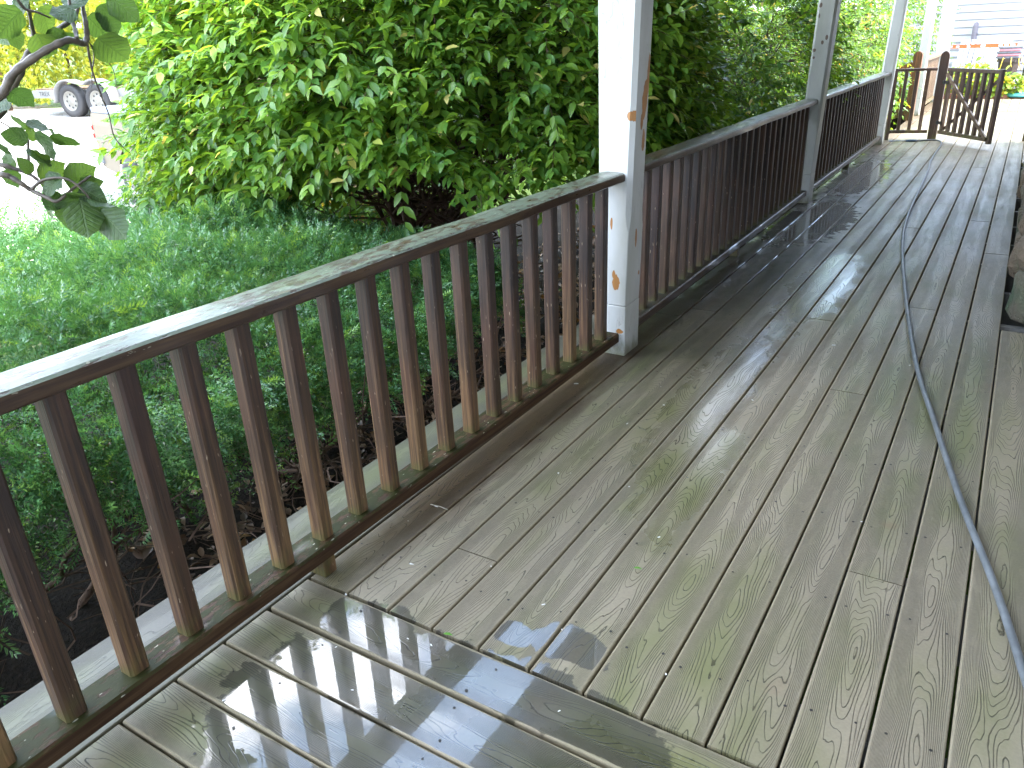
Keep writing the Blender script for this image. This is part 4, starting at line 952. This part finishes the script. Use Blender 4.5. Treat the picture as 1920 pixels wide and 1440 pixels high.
tcx, tcy = CAM.x + 22.0*(-.8575), CAM.y + 22.0*.5145
tz = gz(tcx, tcy)
tr = thing('tandem_trailer', 'white tandem axle trailer with double fender parked by the yellow green hedge', 'trailer', (tcx, tcy, tz), R(10))
for i, x in enumerate((-.43, .43)):
    w_ = empty('wheel', (0, 0, 0)); w_.parent = tr; w_.location = (x, 0, .375)
    for nm, me in zip(('tyre', 'rim', 'rim_holes'), TW): inst(nm, me, w_)
mb = MB(); pts = [(-.93, .34)] + [(-.43 + .47*math.cos(th), .375 + .45*math.sin(th)) for th in [math.pi - math.pi*k/9*.72 for k in range(9)]] 
pts += [(.43 + .47*math.cos(th), .375 + .45*math.sin(th)) for th in [math.pi*.72 - math.pi*.72*k/8 for k in range(9)]] + [(.93, .34)]
n = len(pts)
vs = [(x, -.16, z) for x, z in pts] + [(x, .14, z) for x, z in pts] + [(x, .14, z+.03) for x, z in pts] + [(x, -.16, z+.03) for x, z in pts]
fs = []
for i in range(n-1):
    for a_, b_ in ((0, 1), (1, 2), (2, 3), (3, 0)): fs.append((a_*n+i, a_*n+i+1, b_*n+i+1, b_*n+i))
mb.add(vs, fs); mb.build('fender', M['trailer_white'], tr, True)
mb = MB(); mb.box(-1.95, 2.6, .15, .23, .44, .62); mb.box(-1.95, 2.6, 1.85, 1.93, .44, .62); mb.box(-1.95, -1.87, .231, 1.849, .44, .62); mb.build('frame', M['trailer_white'], tr)
mb = MB(); mb.box(-1.9, 2.55, .232, 1.848, .60, .655); mb.build('trailer_deck', M['tan_wood'], tr)
fc = bpy.data.curves.new('lettering', 'FONT'); fc.body = 'TREX'; fc.size = .15; fc.extrude = .001
fo = bpy.data.objects.new('lettering_source', fc); C.objects.link(fo); bpy.context.view_layer.update()
fm = bpy.data.meshes.new_from_object(fo.evaluated_get(bpy.context.evaluated_depsgraph_get())); C.objects.unlink(fo); bpy.data.objects.remove(fo)
fm.materials.clear(); fm.materials.append(M['black']); fo = inst('lettering', fm, tr)
fo.location = (-1.72, .147, .485); fo.rotation_euler = (R(90), 0, 0)
# pickup
pk = thing('pickup_truck', 'cream pickup truck with grey rear bumper half hidden behind the large bush', 'pickup truck', (-9.75, 5.85, gz(-9.75, 5.85)), R(-15))
PW = wheel_meshes(.37, .25, 0, 5)
def pk_profile():
    # side outline x,z (rear at -x), wheel arch cut, as a thin curved side with depth
    arch = [(.47*math.cos(th), .37 + .47*math.sin(th)) for th in [math.pi - math.pi*k/10 for k in range(11)]]
    return [(-1.22, 1.32), (-1.25, .95), (-1.22, .66), (-1.12, .48), (-.50, .44)] + arch[1:-1] + [(.50, .44), (1.6, .42), (1.6, 1.32)]
o2 = pk_profile(); n = len(o2)
# each side is a strip of quads from the lower outline up to the rail, folded out a little at mid height
low = [p for p in o2 if p[1] < 1.0]; low = [(-1.245, .95)] + [p for p in low if p[1] < .95]
mb = MB(); nn_ = len(low)
for y0, sg in ((0.0, -1), (1.70, 1)):
    rows = []
    for f, dy in ((0, 0), (.5, .03), (.8, .028), (1, 0)):
        rows.append([(x*(1-.02*f if x < -1 else 1), y0 + sg*dy, z + (1.32 - z)*f) for x, z in low])
    k = [v for r_ in rows for v in r_]
    mb.add(k, [(i*nn_+j, i*nn_+j+1, (i+1)*nn_+j+1, (i+1)*nn_+j) for i in range(3) for j in range(nn_-1)])
mb.add([(-1.22, 0, 1.32), (-1.22, 1.7, 1.32), (-1.245, 1.7, .95), (-1.245, 0, .95), (-1.20, 0, .50), (-1.20, 1.7, .50)], [(0, 1, 2, 3), (3, 2, 5, 4)])
mb.build('bed', M['cream'], pk)
mb = MB(); mb.box(1.62, 3.2, .0, 1.70, .42, 1.28); mb.add([(1.75, .03, 1.28), (3.1, .03, 1.28), (2.8, .15, 1.80), (1.85, .15, 1.80), (1.75, 1.67, 1.28), (3.1, 1.67, 1.28), (2.8, 1.55, 1.80), (1.85, 1.55, 1.80)], [(0, 1, 2, 3), (4, 5, 6, 7), (0, 1, 5, 4), (1, 2, 6, 5), (2, 3, 7, 6), (3, 0, 4, 7)]); bevel(mb.build('cab', M['cream'], pk), .03, 2)
mb = MB(); mb.box(3.21, 4.4, .03, 1.67, .45, 1.12); bevel(mb.build('hood', M['cream'], pk), .06, 2)
mb = MB(); mb.box(-1.34, -1.06, -.06, 1.74, .56, .74); bevel(mb.build('rear_bumper', M['chrome'], pk), .03, 2)
for z in (.98, 1.10): 
    mb = MB(); mb.box(-1.262, -1.19, -.048, .06, z-.035, z+.035); mb.build('tail_light', M['red_lens'], pk)
mb = MB(); mb.box(-1.20, 1.58, .0, 1.70, 1.322, 1.40); bevel(mb.build('bed_cover', simple('blue_grey_cover', (0.16, 0.2, 0.28), 0.4), pk), .01, 1)
for x in (0.0, 3.55):
    for y, rz in ((.10, 0), (1.60, math.pi)):
        w_ = empty('wheel'); w_.parent = pk; w_.location = (x, y, .37); w_.rotation_euler = (0, 0, rz)
        for nm, me in zip(('tyre', 'rim', 'rim_holes'), PW): inst(nm, me, w_)
mb = MB(); mb.box(-.8, 4.2, .3, 1.4, .40, .415); mb.build('underbody', M['dark_hole'], pk)

# ------------------------------------------------------------------ yellow-green arborvitae row behind the trailer
def arbor_mesh(seed, h, r):
    rg = np.random.default_rng(seed); n = 6500
    z = rg.random(n)**.8; a = rg.random(n)*2*np.pi
    rad = r*np.clip(1.02 - z**1.7, .03, 1)**.6*(.78 + .22*rg.random(n)**.5)*(1 + .16*np.sin(a*5+z*9+seed) + .10*np.sin(a*9-z*14))
    P = np.stack([rad*np.cos(a), rad*np.sin(a), .12 + z*h], 1)
    D = np.stack([np.cos(a)*.6, np.sin(a)*.6, np.full(n, .8)], 1) + rg.normal(size=(n, 3))*.35; U = np.stack([np.cos(a), np.sin(a), np.full(n, .2)], 1) + rg.normal(size=(n, 3))*.5
    tv = np.array([(0, 0, 0), (-.22, .35, .03), (-.30, .75, 0), (-.08, .62, .02), (0, 1.0, -.05), (.08, .62, .02), (.30, .75, 0), (.22, .35, .03)]); tf = np.array([(0, 3, 1), (1, 3, 2), (0, 5, 3), (3, 5, 4), (0, 7, 5), (7, 6, 5)])
    return scatter('crown', tv, tf, P, D, U, rg.uniform(.10, .20, n), rg.random(n)*.999, M['arbor'])
crowns = [arbor_mesh(60+i, 3.4, 1.0) for i in range(3)]
mb = MB(); mb.tube([(0, 0, -.1), (0, 0, 2.4)], [.07, .02], 7); trunk_me = mb.mesh('trunk', M['stem'])
for i in range(14):
    az = R(-74 + 3.6*i); D0 = 25.5 + 1.0*math.sin(i*2.1)
    x, y = CAM.x + D0*math.sin(az), CAM.y + D0*math.cos(az)
    t = thing('arborvitae', 'sunlit yellow green arborvitae in the row behind the trailer', 'conifer', (x, y, gz(x, y)), i*1.1, 'arborvitae row behind the trailer')
    sc = 1 + .12*math.sin(i*1.7); t.scale = (sc, sc, sc)
    inst('crown', crowns[i % 3], t); inst('trunk', trunk_me, t)

# ------------------------------------------------------------------ far end: siding wall, chairs, planter
sd = thing('neighbouring_building', 'bright white clapboard building beyond the far end of the deck', 'building', (2.4, 20.0, -0.7))
mb = MB(); mb.box(-4.2, 5.0, .03, 4.0, 0, 4.2); mb.build('wall', M['siding'], sd)
mb = MB(); mb.add([(-4.2, .03, 0), (5.0, .03, 0), (5.0, -.022, 0), (-4.2, -.022, 0), (-4.2, .03, .150), (5.0, .03, .150), (5.0, .012, .150), (-4.2, .012, .150)], [(0, 1, 2, 3), (4, 5, 6, 7), (2, 3, 7, 6), (0, 3, 7, 4), (1, 2, 6, 5)]); cb = mb.mesh('clapboard', M['siding'])
for i in range(27): inst('clapboard', cb, sd, Matrix.Translation((0, 0, .02 + .150*i)))
mb = MB(); mb.box(-4.5, 5.3, -1.6, 4.2, 4.12, 4.24); mb.build('shade_eave', M['white_paint'], sd)  # deep out-of-view overhang, added to keep sky light off the siding
# patio
pt = tag(empty('brick_patio', (1.2, 18.35, 0.05)), kind='structure')
mb = MB(); mb.box(-2.6, 3.2, -1.1, 1.6, -.74, -.06); mb.build('patio_bed', M['soil'], pt)
mb = MB(); mb.box(-.098, .098, -.048, .048, -.03, .03); bk = mb.mesh('brick', M['brick'])
for j in range(16):
    for i in range(12):
        inst('brick', bk, pt, Matrix.Translation((-1.2 + .205*i + (.1 if j % 2 else 0), -1.02 + .104*j, -.03 + random.uniform(-.003, .003))))
def chair(label, loc, rz):
    t = thing('garden_chair', label, 'chair', loc, rz, None)
    for i in range(5):
        mb = MB(); x = -.2 + .1*i; mb.prism([(-.036, -.01), (.036, -.01), (.036, .01), (-.036, .01)], (x, .18, .30), (x, .42, 1.0 + .03*(2-abs(i-2))), up=(1, 0, 0)) if False else mb.add([(x-.036, .17, .30), (x+.036, .17, .30), (x+.036, .40, .98), (x-.036, .40, .98), (x-.036, .195, .30), (x+.036, .195, .30), (x+.036, .425, .98), (x-.036, .425, .98)], [(0, 1, 2, 3), (4, 5, 6, 7), (0, 1, 5, 4), (1, 2, 6, 5), (2, 3, 7, 6), (3, 0, 4, 7)]); mb.build('back_slat', M['white_paint'], t)
    mb = MB(); mb.box(-.27, .27, .385, .40, .80, .86); mb.build('back_rail', M['white_paint'], t)
    mb = MB(); mb.add([(-.25, -.30, .38), (.25, -.30, .38), (.25, .2, .28), (-.25, .2, .28), (-.25, -.30, .405), (.25, -.30, .405), (.25, .2, .305), (-.25, .2, .305)], [(0, 1, 2, 3), (4, 5, 6, 7), (0, 1, 5, 4), (1, 2, 6, 5), (2, 3, 7, 6), (3, 0, 4, 7)]); mb.build('seat', M['white_paint'], t)
    for s_ in (-1, 1):
        mb = MB(); mb.box(s_*.33-.06, s_*.33+.06, -.36, .34, .57, .595); mb.build('armrest', M['white_paint'], t)
        mb = MB(); mb.box(s_*.29-.02, s_*.29+.02, -.32, -.22, 0, .57); mb.build('leg', M['white_paint'], t)
        mb = MB(); mb.box(s_*.29-.02, s_*.29+.02, .24, .32, 0, .57); mb.build('leg', M['white_paint'], t)
    return t
chair('white slatted garden chair beside the far white porch post', (0.20, 18.75, .05), R(-8))
chair('white slatted garden chair nearer the dark planter', (0.78, 18.9, .05), R(10))
t = thing('spirit_level', 'orange spirit level with cut-outs lying across the white chair arms', 'spirit level', (0.45, 18.36, .88), R(1))
mb = MB(); mb.box(-.62, .62, -.012, .012, .062, .075); mb.build('upper_flange', M['orange'], t)
mb = MB(); mb.box(-.62, .62, -.012, .012, 0, .013); mb.build('lower_flange', M['orange'], t)
mb = MB()
for x0, x1 in ((-.62, -.58), (-.52, -.46), (-.40, -.26), (-.20, -.02), (.06, .30), (.36, .40), (.46, .50), (.58, .62)): mb.box(x0, x1, -.008, .008, .0135, .0615)
mb.build('web', M['orange'], t)
t = thing('capped_pipe', 'grey mauve round-capped pipe standing against the white siding', 'pipe', (0.20, 19.87, -.05))
mb = MB(); mb.lathe([(.055, 0), (.055, 1.34), (.052, 1.37), (.042, 1.395), (.022, 1.41), (.002, 1.413)], 16); mb.build('pipe', M['mauve'], t, True)
t = thing('dark_planter', 'dark brown tapered planter with yellow trailing stems', 'planter', (0.99, 17.75, .05))
mb = MB(); mb.lathe([(.12, 0), (.18, .58), (.20, .58), (.20, .64), (.17, .64), (.16, .60)], 12); mb.build('pot', M['pot'], t)
mb = MB(); r2 = random.Random(2)
for i in range(9):
    a = 2*math.pi*i/9; c_, s_ = math.cos(a), math.sin(a); mb.tube([(c_*.1, s_*.1, .62), (c_*.20, s_*.20, .66), (c_*.23, s_*.23, .55), (c_*.25 + r2.uniform(-.05, .05), s_*.25, .40 + r2.uniform(-.05, .1))], .008, 5)
mb.build('trailing_stem', M['yellow'], t, True)
t = thing('folded_blankets', 'pile of folded grey and pink blankets on the dark planter', 'blankets', (0.97, 17.75, .695))
z = 0
for i, (w_, m_) in enumerate(((.20, 'grey_cloth'), (.19, 'pink'), (.21, 'grey_cloth'), (.18, 'pink'), (.20, 'grey_cloth'))):
    mb = MB(); mb.box(-w_, w_, -.15, .15, z, z + .042); o = mb.build('blanket', M[m_], t); o.rotation_euler = (0, 0, R((i*37) % 17 - 8)); bevel(o, .016, 2); z += .044
def clump_plant(label, loc, n, h, r, leaf, seed):
    t = thing('border_plant', label, 'plant', loc); rg = np.random.default_rng(seed)
    a = rg.random(n)*2*np.pi; q = rg.random(n)**.6; z = rg.random(n)**.7*h
    P = np.stack([r*q*np.cos(a)*1.5, r*q*np.sin(a)*.7, z*(1-.35*q)], 1); D = np.stack([np.cos(a), np.sin(a)*.8, rg.normal(size=n)*.4 - .1], 1) + rg.normal(size=(n, 3))*.4; U = np.array((0, -.3, 1.0)) + rg.normal(size=(n, 3))*.4
    Sz = rg.uniform(.7, 1.2, n)*leaf; V2 = LEAF_V*np.array((1.25, 1, 1))
    order = np.argsort(P[:, 1])[:60]; me = leaf_mesh('leaf', M['hosta'], V2, LEAF_F)
    for i in order: inst('leaf', me, t, frame(P[i], D[i], U[i], Sz[i]))
    k = np.ones(n, bool); k[order] = False
    fo = bpy.data.objects.new('foliage', scatter('foliage', V2, LEAF_F, P[k], D[k], U[k], Sz[k], rg.random(k.sum())*.99, M['hosta'])); link(fo, t); tag(fo, kind='stuff')
    mb = MB(); r3 = random.Random(seed)
    for i in range(14): a_ = r3.uniform(0, 6.28); mb.tube([(0.1*math.cos(a_), .06*math.sin(a_), -.1), (r*.8*math.cos(a_), r*.4*math.sin(a_), h*r3.uniform(.5, .95))], [.006, .003], 4)
    tag(mb.build('stems', M['fresh_leaf'], t), kind='stuff')
clump_plant('leafy yellow green plant at the deck edge behind the open gate', (0.42, 17.45, .02), 460, .66, .36, .13, 3)
clump_plant('broad leafy green plant in front of the dark planter', (0.86, 17.42, .02), 380, .52, .30, .14, 4)
t = thing('umbrella_base', 'teal green umbrella base with thin pole on the brick patio', 'umbrella base', (1.27, 17.42, .02))
mb = MB(); mb.lathe([(.23, 0), (.23, .03), (.20, .06), (.06, .08), (.04, .16), (.02, .16)], 20); mb.build('base', M['teal'], t, True)
mb = MB(); mb.tube([(0, 0, .1), (0, 0, 1.6)], .016, 10); mb.build('pole', M['black'], t, True)

# ------------------------------------------------------------------ small litter on the deck
r2 = random.Random(12)
chip_me = []
for i in range(4):
    pts = [(math.cos(2*math.pi*k/6)*r2.uniform(.5, 1.2), math.sin(2*math.pi*k/6)*r2.uniform(.3, .8)) for k in range(6)]
    mb = MB(); mb.add([(x, y, 0) for x, y in pts] + [(x*.95, y*.95, .12) for x, y in pts], [(k, (k+1) % 6, 6+(k+1) % 6, 6+k) for k in range(6)] + [tuple(range(5, -1, -1)), tuple(range(6, 12))]); chip_me.append(mb.mesh('paint_flake', M['chip']))
spots = [(0.329, 1.523), (-0.09, 1.554), (-0.044, 0.472)] + [(r2.uniform(-.1, .9), r2.uniform(-.75, .6)) for _ in range(12)] + [(r2.uniform(.2, 1.45), r2.uniform(.2, 2.6)) for _ in range(14)]
for i, (x, y) in enumerate(spots):
    s = r2.uniform(.0028, .0062)*(1.7 if i < 3 else 1)
    o = inst('paint_flake', r2.choice(chip_me), None, Matrix.Translation((x, y, .0018)) @ Matrix.Rotation(r2.uniform(0, 6), 4, 'Z') @ Matrix.Diagonal((s*(1.8 if i % 3 else 1), s, s*.8, 1)))
    tag(o, 'tiny flake of white paint lying on the wet deck boards', 'paint flake', 'paint flakes scattered on the deck')
for (x, y, lb) in ((0.65, 0.475, 'small bright green leaf scrap alone on the middle deck boards'), (0.335, -0.005, 'small green leaf scrap at the edge of the puddle')):
    o = inst('leaf_scrap', leaf_mesh('leaf_scrap', M['fresh_leaf']), None, frame((x, y, .006), (1, .4, .08), (0, .1, 1), .026)); tag(o, lb, 'leaf')
o = MB(); o.tube([(-.035, 0, 0), (0, .003, .001), (.035, 0, 0)], .0016, 5); tag(o.build('straw', simple('straw', (0.5, 0.44, 0.33), 0.6), loc=(-0.03, 0.47, .0035)), 'thin pale straw on the brown stained board beside the bottom rail', 'straw')
